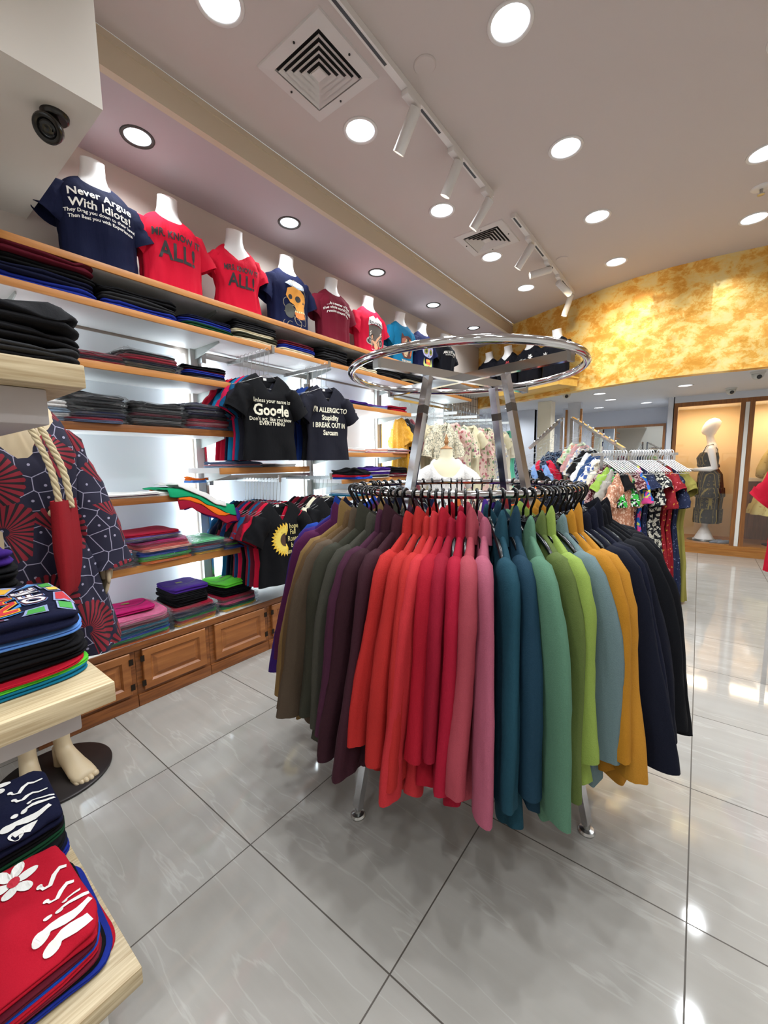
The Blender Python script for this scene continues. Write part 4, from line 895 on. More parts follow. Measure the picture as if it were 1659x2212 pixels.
def p_flowerword(word, x=0, fl=True, c2='#efece6'):
    def f(s, bv):
        put_print(s, bv, text_bm(word, .085, x - .04, .34, -.004, .85, 0, .12), INK['white'], 'print', .0035)
        if fl:
            put_print(s, bv, poly_bm([disc(.09 + .024 * cos(a), .37 + .024 * sin(a), .017, .009, 12, a) for a in [k * pi / 3 for k in range(6)]]), ink(c2), 'print', .004)
    return f
TX = -.86; ZT = 2.3055
TS = .86
T_ = [
 (.82, '#0f1430', 'white torso in a dark navy T-shirt with white Never Argue slogan', 0, 0, txt_print([('Never Argue', .062, 0, .425, 1.0, .6), ('With Idiots!', .062, 0, .365, 1.05, .6), ('They Drag you down to their level', .026, 0, .325, 1.0, .6), ('Then Beat you with Experience', .026, 0, .295, 1.0, .6)], INK['white'], .02)),
 (1.20, '#c00f2c', 'white torso in a red T-shirt printed MR. KNOW IT ALL!', 0, 0, txt_print([('MR. KNOW IT', .066, .01, .385, .78, .3), ('ALL!', .15, .01, .28, .85, .2)], INK['black'], .025)),
 (1.645, '#c00f2c', 'white torso in a red V-neck shirt printed MRS. KNOW IT ALL!', 1, 1, txt_print([('MRS. KNOW IT', .056, .01, .355, .72, .3), ('ALL!', .13, .01, .265, .85, .2)], INK['black'], .025)),
 (2.09, '#12183a', 'white torso in a navy T-shirt with an orange skull print', 0, 0, p_skull),
 (2.575, '#681426', 'white torso in a maroon T-shirt with three curved lines of white text', 0, 0, txt_print([('...As a matter of fact', .036, 0, .40, 1.0, 1.0), ('the whole world DOES', .036, 0, .365, 1.02, 1.0), ('revolve around me.', .036, 0, .33, 1.0, 1.0)], INK['white'], .02)),
 (3.07, '#c81838', 'white torso in a red T-shirt with a grey motorcycle picture', 0, 0, p_bike),
 (3.60, '#12688e', 'white torso in a teal blue T-shirt with a brown horse head', 0, 0, p_horse),
 (4.03, '#141a40', 'white torso in a navy T-shirt with a painted sugar skull', 0, 0, p_sugar),
 (4.55, '#0c0c14', 'white torso in a black T-shirt with curved white text, last along left wall', 0, 0, txt_print([('ARE JUST FINE', .05, 0, .40, .9, 1.1), ('We just like to talk then', .022, 0, .365, 1.0, 1.2)], INK['white'], .025))]
for i, (y, c, l, V, fit, pr) in enumerate(T_):
    torso_form(fabric('tee_' + c[1:], c, .6, .06), l, TX + .0, y, ZT, radians(90 - 4 - (8 if fit else 0)), bool(V), bool(fit), i + 1, pr, TS)
# shelf on the yellow wall with four black shirts
YS = wood('yellow_shelf', '#d8a84a', '#e6bc62', 'X', 3, .5, 8)
d2 = (Vector((.545, 5.29)) - Vector((-1.1, 6.0))).normalized(); nn = Vector((d2.y, -d2.x))
def yw(s_, off): p = Vector((-1.1, 6.0)) + d2 * s_ + nn * off; return p
LW_ = (Vector((.545, 5.29)) - Vector((-1.1, 6.0))).length
t = thing('display_ledge', 'yellow painted box ledge on the golden wall under four black shirts', 'ledge', (0, 0, 0))
bm = bmesh.new()
a, b, c, d_ = yw(.62, .02), yw(LW_, .02), yw(LW_, .36), yw(.78, .36)
loft(bm, [[(p.x, p.y, z) for p in (a, d_, c, b)] for z in (2.185, 2.275)]); link_mesh('ledge_box', bm, YS, t, smooth=False)
a, b, c, d_ = yw(.62, .02), yw(LW_ + .015, .02), yw(LW_ + .015, .375), yw(.78, .375)
bm = bmesh.new(); loft(bm, [[(p.x, p.y, z) for p in (a, d_, c, b)] for z in (2.275, 2.29)]); link_mesh('ledge_top', bm, YS, t, smooth=False)
face = math.atan2(nn.y, nn.x) + pi / 2
for s_, l, V, pr in ((.50, 'white torso in a black T-shirt with white Mr. script, leftmost on the golden wall', 0, p_flowerword('Mr.', -.01, False)), (.86, 'white torso in a black V-neck shirt with red blot on the golden wall', 1, p_flowerword('Mrs', -.01, True, '#a82a30')),
                   (1.24, 'white torso in a black T-shirt with Miss script and white flower on the golden wall', 0, p_flowerword('Miss', -.01, True)), (1.63, 'white torso in a black T-shirt with small Mr script, rightmost on the golden wall', 0, p_flowerword('Mr', -.06, False))):
    p = yw(s_, .21); torso_form(fabric('tee_black', '#0b0b13', .6, .06), l, p.x, p.y, 2.291, face, bool(V), False, int(s_ * 20), pr, .84)

# ================================================================== HANGING T-SHIRTS
def faceout(y, z, label, x0=-1.0, x1=-.48):
    t = thing('faceout_bar', label, 'clothes rail', (x0, y, z))
    bm = bmesh.new(); bar(bm, (0, 0, 0), (x1 - x0, 0, 0), .012, .026); link_mesh('arm', bm, STEEL, t, smooth=False)
    bm = bmesh.new(); bar(bm, (x1 - x0 - .004, 0, .012), (x1 - x0 + .006, 0, .012), .02, .045); link_mesh('end_stop', bm, STEEL, t, smooth=False)
    return t
def crossbar(y0, y1, z, label, x=-.98):
    t = thing('wall_crossbar', label, 'clothes rail', (x, y0, z)); box('bar', -.012, .012, 0, y1 - y0, -.018, .018, STEEL, t)
    for y in (.01, y1 - y0 - .01):
        box('bar_bracket', -.035, .016, y - .016, y + .016, -.05, .03, plain('bracket_grey', '#b5b8b8', .4, .6), t, .003)
crossbar(1.42, 2.38, 2.045, 'flat metal crossbar carrying the upper hanging T-shirts')
crossbar(1.42, 2.38, 1.215, 'flat metal crossbar carrying the lower hanging T-shirts')
faceout(1.63, 2.03, 'upper face-out arm holding the black shirt with white search word'); faceout(2.14, 2.03, 'upper face-out arm holding the charcoal shirt with allergic slogan')
faceout(1.64, 1.20, 'lower face-out arm holding the sunflower shirt row'); faceout(2.12, 1.20, 'lower face-out arm holding the second shirt row')
WH = make_wire_hanger(STEEL)
me = bpy.data.meshes.new('wire_hanger'); WH.to_mesh(me); WH.free(); [setattr(q, 'use_smooth', True) for q in me.polygons]; me.materials.append(STEEL); WIRE = me
def wire_hanger(x, y, zrod, rz, label, group, me=None, zc=.15, s=1.0):
    o = bpy.data.objects.new((me or WIRE).name.split('.')[0], me or WIRE); COL.objects.link(o); o.location = (x, y, zrod + .002 - zc * s); o.rotation_euler = (0, 0, rz); o.scale = (s,) * 3
    return tag(o, label, 'hanger', group)
TEE = []
for v in range(5):
    g = garment_bm(H=.55, prof=((0, .215, .034), (.3, .195, .03), (.7, .215, .034)), sw=.195, nw=.085, nd=.028, dipf=.12, V=True, drop=.05, fold=.007, fk=(3, 5, 7), seed=30 + v, sleeve='short', sl=.17, sr=(.066, .074), sout=.055, wr=.007)
    TEE.append((g, bvh_of(g)))
TME = []
for g, bv in TEE:
    me = bpy.data.meshes.new('t_shirt'); g.normal_update(); g.to_mesh(me); g.free(); [setattr(q, 'use_smooth', True) for q in me.polygons]; me.set_sharp_from_angle(angle=radians(70)); me.materials.append(CHROME); TME.append((me, bv))
CNAME = {'#0d0d10': 'black', '#1c1c26': 'charcoal', '#7c1426': 'dark red', '#b81030': 'red', '#0e4f78': 'blue', '#10142e': 'navy', '#c4143c': 'crimson', '#1c1a20': 'black', '#16306c': 'royal blue', '#5c1424': 'maroon', '#e0d8bc': 'cream', '#0b6a92': 'turquoise', '#c01848': 'raspberry', '#153a6a': 'mid blue'}
def tee_row(y, zrod, cols, x_front, dx, where, group, prints=None, base='first'):
    n = len(cols)
    for i, c in enumerate(cols):       # i = 0 is the front shirt
        x = x_front - i * dx; me, bv = TME[(i * 3 + int(y * 10)) % 5]; o = bpy.data.objects.new('t_shirt', me); COL.objects.link(o)
        o.location = (x, y + ri.uniform(-.006, .006), zrod - .15 - .545); o.scale = (.93, 1, 1); o.rotation_euler = (0, 0, pi / 2 + radians(ri.uniform(-4, 4) - 5)); setmat(o, fabric('t_' + c[1:], c, .5, .08))
        lb = '%s V-neck T-shirt, %s on %s' % (CNAME[c], 'front one' if i == 0 else '%s behind the front one' % (['', 'first', 'second', 'third', 'fourth', 'fifth', 'sixth', 'seventh', 'eighth', 'ninth', 'tenth', 'eleventh', 'twelfth', 'thirteenth'][i]), where)
        tag(o, lb, 'T-shirt', group)
        wire_hanger(x, y, zrod, pi / 2, 'wire hanger of the ' + lb.replace('V-neck ', '').replace('behind the front one', 'behind front'), 'wire hangers on the face-out arms')
        if i == 0 and prints:
            prints(o, bv); put_print(o, bv, poly_bm([[(-.012, .515), (.012, .515), (.012, .53), (-.012, .53)]]), INK['white'], 'neck_label', .001)
def pr_google(s, bv):
    for w, sz, x, z, b in (('Unless your name is', .036, 0, .375, .012), ('Google', .098, 0, .315, .03), ("Don't act  like you know", .033, 0, .26, .012), ('EVERYTHING', .034, .0, .232, .018)): put_print(s, bv, text_bm(w, sz, x, z, b, .98 if sz < .05 else .92), INK['cream'])
def pr_allergic(s, bv):
    for w, sz, z, b in (("I'M ALLERGIC TO", .050, .365, .03), ('Stupidity', .052, .31, .03), ('I BREAK OUT IN', .050, .255, .03), ('Sarcasm', .052, .20, .03)): put_print(s, bv, text_bm(w, sz, 0, z, b, .86), INK['cream'])
def pr_sun(s, bv):
    cx, cz = .0, .30
    for ring, (r0, r1, wd, c) in enumerate(((.03, .115, .03, '#e6bb3a'), (.03, .095, .026, '#ecd05a'))):
        pl = []
        for k in range(15):
            a = radians(84 + k * 13.6 + ring * 6)
            if cos(a) > .12: continue
            d, nrm = (cos(a), sin(a)), (-sin(a), cos(a)); q = []
            for u, ww in ((0, .3), (.35, 1), (.7, .8), (1, 0.02), (.7, -.8), (.35, -1), (0, -.3)): q.append((cx + d[0] * (r0 + (r1 - r0) * u) + nrm[0] * ww * wd / 2, cz + d[1] * (r0 + (r1 - r0) * u) + nrm[1] * ww * wd / 2))
            pl.append(q)
        put_print(s, bv, poly_bm(pl), ink(c), 'print', .0035 + ring * .0006)
    put_print(s, bv, poly_bm([[(cx, cz + .045)] + [(cx - .045 * sin(radians(t)), cz + .045 * cos(radians(t))) for t in range(10, 180, 14)] + [(cx, cz - .045)]]), ink('#4a3222'), 'print', .005)
    for w, z in (('I hope', .385), ('Fall', .345), ('Roses', .30), ('be', .255), ('Sunshine', .215)): put_print(s, bv, text_bm(w, .05, .065, z, .0, .8), ink('#e8d890'), 'print', .004)
tee_row(1.60, 2.03, ['#0d0d10', '#1c1c26', '#0e4f78', '#c01848', '#0b6a92', '#10142e', '#b81030', '#b81030'], -.50, .045, 'the upper left face-out arm', 'T-shirts on the upper left arm', pr_google)
tee_row(2.12, 2.03, ['#1c1c26', '#0d0d10', '#16306c', '#16306c', '#10142e'], -.50, .05, 'the upper right face-out arm', 'T-shirts on the upper right arm', pr_allergic)
tee_row(1.62, 1.20, ['#0d0d10', '#b81030', '#5c1424', '#0e4f78', '#7c1426', '#0d0d10', '#c4143c', '#153a6a', '#7c1426', '#0d0d10', '#10142e', '#0e4f78'], -.46, .036, 'the lower left face-out arm', 'T-shirts on the lower left arm', pr_sun)
tee_row(2.12, 1.20, ['#0d0d10', '#1c1a20', '#e0d8bc', '#0d0d10', '#5c1424', '#0d0d10', '#7c1426', '#0d0d10'], -.48, .045, 'the lower right face-out arm', 'T-shirts on the lower right arm')
# ================================================================== FOLDED STACKS ON THE WALL SHELVES
H90 = pi / 2
def S2(y, cols, where, w=.34, d=.30, th=.018, **k):
    stack(-.815, y, 2.1185, H90, [(c, th * 1.45) for c in cols], w, d, where, 'folded clothes on the long shelf under the torsos', **k)
S2(.52, ['maroon', 'black', 'navy', 'blue'], 'far-left stack of the long upper shelf', .42, th=.026, soft=1.8)
S2(.93, ['black', 'charcoal', 'blue'], 'second stack of the long upper shelf', .40, th=.024, soft=1.8)
S2(1.31, ['navy', 'blue', 'forest'], 'third stack of the long upper shelf', .33, th=.018, soft=1.3)
S2(1.66, ['black', 'charcoal', 'cream', 'olive', 'cream'], 'fourth stack of the long upper shelf', .34, th=.017, soft=1.5)
S2(2.03, ['maroon', 'blue', 'cream'], 'fifth stack of the long upper shelf', .34, th=.018)
S2(2.41, ['black', 'charcoal', 'black'], 'sixth stack of the long upper shelf', .34, th=.026, soft=2)
S2(2.79, ['black', 'black', 'cream'], 'seventh stack of the long upper shelf', .34, th=.020, soft=2)
S2(3.2, ['black', 'charcoal', 'black'], 'eighth stack of the long upper shelf', .36, th=.02, soft=2)
S2(3.62, ['charcoal', 'black', 'cream', 'black'], 'ninth stack of the long upper shelf', .36, th=.016, soft=2)
S2(4.0, ['blue', 'yellow', 'black', 'cream'], 'tenth stack of the long upper shelf', .34, th=.014, soft=1.2)
S2(4.4, ['crimson', 'blue'], 'farthest stack of the long upper shelf', .34, th=.02)
stack(-.83, .52, 1.8255, H90, [('crimson', .02), ('olive', .016)], .3, .28, 'hindmost left bagged stack, third shelf', 'bagged shirts on the third wall shelf', bag=True)
stack(-.81, .72, 1.8255, H90, [('wine', .022), ('navy', .014), ('crimson', .012)], .24, .28, 'front left bagged stack, third shelf', 'bagged shirts on the third wall shelf', bag=True)
stack(-.81, .965, 1.8255, H90, [('charcoal', .026), ('crimson', .026), ('navy', .018), ('olive', .026)], .29, .30, 'middle bagged stack, third shelf', 'bagged shirts on the third wall shelf', bag=True, soft=1.3)
stack(-.80, 1.275, 1.8255, H90, [('black', .022), ('maroon', .014), ('blue', .014), ('navy', .012), ('grey', .012)], .27, .28, 'right stack, third shelf', 'shirts on the third wall shelf', soft=1.2)
g4 = 'bagged dark shirts on the fourth wall shelf'
stack(-.80, .675, 1.5225, H90, [('black', .034), ('black', .03), ('charcoal', .026), ('navy', .026), ('crimson', .012), ('slate', .014)], .27, .30, 'tall left stack, fourth shelf', g4, bag=True, soft=1.4)
stack(-.80, .975, 1.5225, H90, [('black', .032), ('charcoal', .028), ('maroon', .014), ('black', .02), ('grey', .014), ('black', .02)], .28, .30, 'tall middle stack, fourth shelf', g4, bag=True, soft=1.4)
stack(-.80, 1.275, 1.5225, H90, [('navy', .036), ('navy', .03), ('black', .022), ('crimson', .016), ('dustypink', .014), ('crimson', .014), ('slate', .016)], .27, .30, 'tall right stack, fourth shelf', g4, bag=True, soft=1.4)
# bright loose film at the left end of the fourth shelf
stack(-.80, .50, 1.5225, H90, [('white', .03), ('paleblue', .024), ('white', .02), ('paleblue', .02)], .14, .28, 'pale stack at left end, fourth shelf', g4, bag=True, soft=1.2)
g5 = 'shirts lying on the fifth wall shelf'
stack(-.82, .50, 1.1355, H90, [('white', .008), ('dustypink', .006), ('white', .008)], .30, .28, 'left white pile, fifth shelf', g5, soft=2)
stack(-.80, .80, 1.1355, H90, [('white', .008), ('lilac', .003), ('white', .01)], .29, .30, 'middle white pile, fifth shelf', g5, soft=2)
stack(-.82, 1.01, 1.1355, H90, [('white', .01), ('white', .008)], .14, .3, 'right white pile, fifth shelf', g5, soft=2)
# draped polo shirts hanging over the shelf end
def draped(cx, cy, z, w, d, col, label, seed, dropy=.09, edge=.05, collar=None, mt=None):
    bm = bmesh.new(); nx, ny = 22, 30; g = []
    off = Vector((seed * 3.3, seed, 0))
    for i in range(nx + 1):
        row = []
        for j in range(ny + 1):
            u = i / nx - .5; v = j / ny - .5; x = cx + u * d * (1 + .12 * noise.noise(Vector((v * 3, 0, seed)))); y = cy + v * w * (1 + .1 * noise.noise(Vector((u * 3, 5, seed))))
            zz = z + .010 * noise.noise(Vector((x * 16, y * 16, 0)) + off) + .01
            over = max(0, x - (XS + edge * 0)); oy = max(0, y - 1.10)
            zz -= min(.12, over * 1.4) + min(.12, oy * .55)
            x -= over * .45
            row.append((x, y, zz))
        g.append(row)
    top = [[bm.verts.new(p) for p in r] for r in g]; bot = [[bm.verts.new((p[0], p[1], p[2] - .006)) for p in r] for r in g]
    for i in range(nx):
        for j in range(ny):
            bm.faces.new((top[i][j], top[i + 1][j], top[i + 1][j + 1], top[i][j + 1])); bm.faces.new((bot[i][j], bot[i][j + 1], bot[i + 1][j + 1], bot[i + 1][j]))
    for i in range(nx):
        for j in (0, ny): bm.faces.new((top[i][j], bot[i][j], bot[i + 1][j], top[i + 1][j]) if j == 0 else (top[i][j], top[i + 1][j], bot[i + 1][j], bot[i][j]))
    for j in range(ny):
        for i in (0, nx): bm.faces.new((top[i][j], top[i][j + 1], bot[i][j + 1], bot[i][j]) if i == 0 else (top[i][j], bot[i][j], bot[i][j + 1], top[i][j + 1]))
    o = link_mesh('polo_shirt', bm, mt or fabric(col, CN[col])); return tag(o, label, 'polo shirt', 'polo shirts draped over the shelf end')
draped(-.80, 1.24, 1.135, .36, .42, 'purple', 'purple polo shirt at the bottom of the draped pile', 1)
draped(-.79, 1.21, 1.143, .36, .41, 'crimson', 'crimson polo shirt draped over the shelf end under the orange one', 2)
draped(-.80, 1.20, 1.151, .34, .38, 'orange', 'orange polo shirt draped over the shelf end', 3)
draped(-.80, 1.19, 1.160, .42, .36, 'emerald', 'emerald green polo shirt draped over the shelf end', 4)
draped(-.80, 1.19, 1.186, .30, .34, 'white', 'off-white polo shirt on top of the draped pile', 5)
t = stack(-.93, 1.30, 1.19, H90, [('orange', .02), ('skyblue', .016)], .12, .1, 'bunched pair behind the green polo', g5, soft=3)
g6 = 'thin bagged shirts on the sixth wall shelf'
def S6(y, cols, where, w, th=.0125, **k): return stack(-.79, y, .7625, H90, [(c, th) for c in cols], w, .30, where, g6, bag=k.pop('bag', True), **k)
S6(.70, ['dustypink', 'cyan', 'teal', 'black', 'forest', 'grey', 'dustypink'], 'narrow multicoloured stack, sixth shelf', .17)
S6(.50, ['white', 'wine', 'navy', 'grey', 'forest', 'rose'], 'stack behind the dress sleeve, sixth shelf', .2)
z_ = S6(.955, ['magenta', 'crimson', 'salmon', 'peach', 'royal', 'royal', 'green', 'lime', 'orange'], 'tall rainbow stack, sixth shelf', .29, .0135)
stack(-.80, .90, z_ + .006, H90, [('crimson', .014), ('lilac', .01), ('grey', .009), ('lilac', .009)], .30, .27, 'pile lying on the rainbow stack', g6, bag=(1, 2, 3))
S6(1.215, ['mint', 'navy', 'crimson', 'slate', 'cyan', 'yellow'], 'green-topped stack, sixth shelf', .23, .014)
def gear(o, bv):
    bm = poly_bm([[(-.14, -.03), (.14, -.03), (.14, .02), (-.14, .02)]]); put_print(o, bv, bm, ink('#1a1618'), 'print', .0025, 'z')
    put_print(o, bv, text_bm('M2-GEAR', .05, 0, -.005, .02), ink('#cfc8c8'), 'print', .004, 'z')
stack(-.78, 1.435, .7625, H90, [('crimson', .02), ('black', .012), ('lime', .012), ('purple', .014), ('royal', .016)], .27, .32, 'lettered red-topped stack, sixth shelf', g6, bag=True, tops=gear)
g7 = 'stacks of bagged shirts on the low cabinet top'
ZB = .3575
z_ = stack(-.79, .765, ZB, H90, [('pink', .012), ('pink', .012), ('dustypink', .013), ('wine', .013), ('teal', .013), ('slate', .013), ('teal', .013), ('royal', .012), ('green', .012), ('lime', .01), ('orange', .012)], .34, .36, 'pink-topped left stack on the cabinet', g7, bag=True, jit=.008, soft=1.4)
stack(-.765, .78, z_ + .008, H90, [('magenta', .018)], .22, .22, 'alone on the pink-topped stack', g7, tops=neck_tab())
z_ = stack(-.79, 1.09, ZB, H90, [('crimson', .012), ('rose', .012), ('navy', .012), ('slate', .012), ('teal', .011), ('green', .011), ('red', .011), ('orange', .011), ('yellow', .011)], .27, .33, 'middle bagged stack on the cabinet', g7, bag=True, soft=1.3)
stack(-.79, 1.085, z_ + .006, H90, [('purple', .022), ('black', .02), ('black', .02), ('black', .02), ('black', .02)], .22, .27, 'purple-topped pile on the cabinet', g7, tops=neck_tab('#6c6428'), soft=1.2)
z_ = stack(-.80, 1.40, ZB, H90, [('crimson', .012), ('maroon', .012), ('rose', .012), ('navy', .011), ('teal', .011), ('green', .011), ('yellow', .011)], .27, .32, 'right bagged stack on the cabinet', g7, bag=True, soft=1.3)
stack(-.80, 1.395, z_ + .006, H90, [('lime', .026), ('black', .02), ('black', .02), ('black', .02)], .24, .27, 'lime-topped pile on the cabinet', g7, tops=neck_tab('#3c2a20'), soft=1.4)
g8 = 'knitwear on the short shelf behind the hanging shirts'
stack(-.78, 1.48, 1.2885, H90, [('slate', .014), ('dustypink', .010), ('paleblue', .012)], .30, .30, 'blue crumpled pile, short shelf', g8, soft=2.6)
stack(-.78, 1.82, 1.2885, H90, [('white', .012), ('white', .010)], .24, .28, 'white pile, short shelf', g8, soft=2)
g9 = 'folded clothes on the small shelves right of the hanging shirts'
stack(-.80, 2.68, 1.8155, H90, [('purple', .016), ('slate', .012)], .28, .28, 'left violet pile, upper small shelf', g9, soft=2)
stack(-.80, 2.98, 1.8155, H90, [('lilac', .016), ('paleblue', .014)], .28, .28, 'lilac pile, upper small shelf', g9, soft=2)
stack(-.80, 3.30, 1.8155, H90, [('crimson', .018), ('maroon', .016), ('red', .016)], .28, .28, 'crimson pile, upper small shelf', g9, soft=2)
stack(-.80, 2.64, 1.4005, H90, [('white', .014), ('peach', .010), ('white', .012)], .28, .28, 'left pale pile, middle small shelf', g9, soft=2.4)
stack(-.80, 2.97, 1.4005, H90, [('peach', .014), ('white', .010), ('dustypink', .012)], .28, .28, 'centre pale pile, middle small shelf', g9, soft=2.4)
stack(-.78, 3.29, 1.4005, H90, [('white', .016), ('dustypink', .010), ('white', .012), ('peach', .01)], .28, .32, 'right pale pile, middle small shelf', g9, soft=2.6)
def al(o, bv): put_print(o, bv, text_bm("I'M ALLERGIC", .045, 0, -.06, .03), INK['white'], 'print', .003, 'z')
stack(-.78, 2.94, 1.1705, H90, [('purple', .028), ('white', .008), ('purple', .024), ('white', .008), ('charcoal', .018), ('white', .006)], .34, .3, 'violet-topped pile, lower small shelf', g9, soft=2)
stack(-.78, 3.28, 1.1705, H90, [('black', .03), ('black', .024), ('maroon', .014), ('white', .008), ('maroon', .014)], .3, .3, 'black printed pile, lower small shelf', g9, soft=2, tops=al)
stack(-.72, 2.62, 1.1705, H90, [('black', .04), ('red', .016), ('royal', .018)], .26, .3, 'black front pile, lower small shelf', g9, soft=2)
stack(-.76, 2.66, 1.0205, H90, [('white', .02), ('paleblue', .014), ('teal', .012)], .3, .3, 'white-topped pile, lowest small shelf', g9, soft=2)

# ================================================================== MAPLE DISPLAY UNIT, FRONT LEFT
MAP = wood('maple', '#a8906a', '#d2c09c', 'Y', 5, .42, 30, .08)
GX, GY = .842, .17
t = thing('display_shelf_unit', 'free-standing display unit with pale maple shelves at the left edge', 'display unit', (GX, GY, 0))
for nm, z in (('shelf_board', 1.487), ('shelf_board', .872), ('shelf_board', .205)):
    bm = bmesh.new(); bx(bm, -.76, 0, -1.4, 0, z - .041, z, .0018); link_mesh(nm, bm, MAP, t, sharp=30)
for z0, z1, x0 in ((1.40, 1.4455, -.70), (.79, .8305, -.70)):
    bm = bmesh.new(); bx(bm, x0, -.06, -1.35, -.045, z0 - .02, z1, .004); link_mesh('shelf_support', bm, plain('support_white', '#bdb6b4', .6), t, sharp=30)
bm = bmesh.new(); bx(bm, -.43, -.37, -1.4, -.62, 0, 1.62); link_mesh('centre_panel', bm, WHITE, t, smooth=False)
bm = bmesh.new(); bx(bm, -.72, -.04, -1.36, -.06, 0, .162); link_mesh('plinth', bm, WHITE, t, smooth=False)
def front_txt(words, axis='z'):
    return words
def pr_comic(o, bv):
    D = lambda w, sz, x, y, b, c, off: put_print(o, bv, text_bm(w, sz, x, y, b, 1.15, 0, pi / 2), ink(c), 'print', off, 'z', .025)
    for w, x, y, sz in (('RAM', .105, -.02, .075),):
        D(w, sz, x, y, .10, '#3f86c8', .0025); D(w, sz, x, y, .065, '#16142a', .0030); D(w, sz, x, y, .045, '#e8a828', .0035); D(w, sz, x, y, .01, '#c42a30', .0042)
    D('OF ME', .055, .16, .0, .09, '#6a86b8', .0025); D('OF ME', .055, .16, .0, .06, '#5a2030', .0031); D('OF ME', .055, .16, .0, .015, '#ece8ea', .0038)
    for pts, c in (([(.04, .10), (.07, .10), (.07, .16), (.04, .16)], '#b82430'), ([(.10, .11), (.13, .10), (.15, .15), (.12, .17)], '#e0aa2c'), ([(.155, .12), (.18, .11), (.20, .13), (.18, .16)], '#4a90d0'), ([(.19, .05), (.21, .05), (.21, .10), (.19, .10)], '#3f9a3c'), ([(.195, .0), (.213, .0), (.213, .04), (.195, .04)], '#e6c04a'),
                   ([(.19, -.09), (.215, -.10), (.215, -.02), (.20, -.03)], '#b8202c'), ([(.185, -.15), (.205, -.16), (.21, -.12), (.19, -.11)], '#3f9a3c'), ([(.13, -.16), (.16, -.165), (.165, -.12), (.14, -.115)], '#3f9a3c'), ([(.06, -.15), (.10, -.165), (.10, -.14), (.07, -.13)], '#5a2038')):
        c0 = (sum(p[0] for p in pts) / 4, sum(p[1] for p in pts) / 4); big = [(c0[0] + (p[0] - c0[0]) * 1.35, c0[1] + (p[1] - c0[1]) * 1.25) for p in pts]
        put_print(o, bv, poly_bm([big]), ink('#8f9ac0'), 'print', .0026, 'z', .03); put_print(o, bv, poly_bm([pts]), ink(c), 'print', .0033, 'z', .03)
gg = 'shirts stacked on the middle maple shelf'
gm = [('navy', .03), ('skyblue', .018), ('black', .020), ('black', .020), ('black', .018), ('red', .011), ('lime', .008), ('teal', .014)]
# layers run along the front edge (y)
stack(.575, -.055, .8725, H90, gm, .44, .37, 'front stack, middle maple shelf', gg, jit=.004, tops=pr_comic, soft=1.6, cat='folded T-shirt')
def pr_wow(o, bv): put_print(o, bv, text_bm('WOMAN', .07, .11, -.05, .02, .9, 0, pi / 2), INK['white'], 'print', .003, 'z')
stack(.24, -.04, .8725, H90, [('purple', .034), ('black', .03), ('black', .03), ('black', .03), ('purple', .03), ('black', .03), ('navy', .03)], .36, .26, 'purple-topped stack, middle maple shelf', gg, soft=1.5, tops=pr_wow, cat='folded T-shirt')
def pr_top(o, bv):
    put_print(o, bv, text_bm("TALK", .06, .19, -.06, .01, .9, 0, pi / 2), ink('#a898a4'), 'print', .003, 'z')
stack(.60, -.01, 1.4875, H90, [('black', .042), ('black', .030), ('charcoal', .022), ('black', .018)], .42, .36, 'stack on the top maple shelf', 'black sweatshirts on the top maple shelf', soft=2.6, tops=pr_top, cat='folded sweatshirt')
# bottom shelf: red stack in front, navy flower stack behind
def pr_drip(col, flower=True):
    def f(o, bv):
        pl = []
        for y0, x1, w in ((-.135, .115, .026), (-.10, .105, .026), (-.065, .145, .012), (-.045, .16, .008)):
            pl += [disc(x1, y0, w * .62, w * .5)] + stroke([(x1 - .005 + .012 * k, y0 + .006 * sin(k * .9)) for k in range(9)], w)
        pl += [disc(.125, -.062, .008, .006)]
        for yy in (-.01, .045): pl += stroke([(.135, yy + .01), (.14, yy - .005), (.152, yy - .008), (.165, yy + .012), (.178, yy + .02), (.19, yy + .012), (.21, yy + .01)], .011) + [disc(.135, yy + .008, .006)]
        put_print(o, bv, poly_bm(pl), INK['white'], 'print', .0025, 'z', .03)
        if flower:
            put_print(o, bv, poly_bm([disc(.10 + .026 * cos(a), .12 + .036 * sin(a), .022, .013, 14, a) for a in [k * pi / 3 for k in range(6)]]), INK['white'], 'print', .0028, 'z', .03)
            put_print(o, bv, poly_bm([disc(.10, .12, .012, .016)]), ink('#c8283c'), 'print', .004, 'z', .03)
    return f
gb = 'printed shirts on the bottom maple shelf'
stack(.60, -.075, .2055, H90, [('red', .028), ('maroon', .010), ('royal', .010), ('red', .013), ('wine', .010), ('black', .012), ('blue', .010), ('red', .006)], .45, .36, 'red front stack, bottom maple shelf', gb, flare=.010, jit=.005, soft=1.7, tops=pr_drip('red', True), cat='folded T-shirt')
stack(.26, -.06, .2055, H90, [('navy', .04), ('black', .024), ('forest', .016), ('black', .022), ('navy', .022), ('blue', .024)], .46, .30, 'navy rear stack, bottom maple shelf', gb, jit=.005, soft=1.7, tops=pr_drip('navy', True), cat='folded T-shirt')

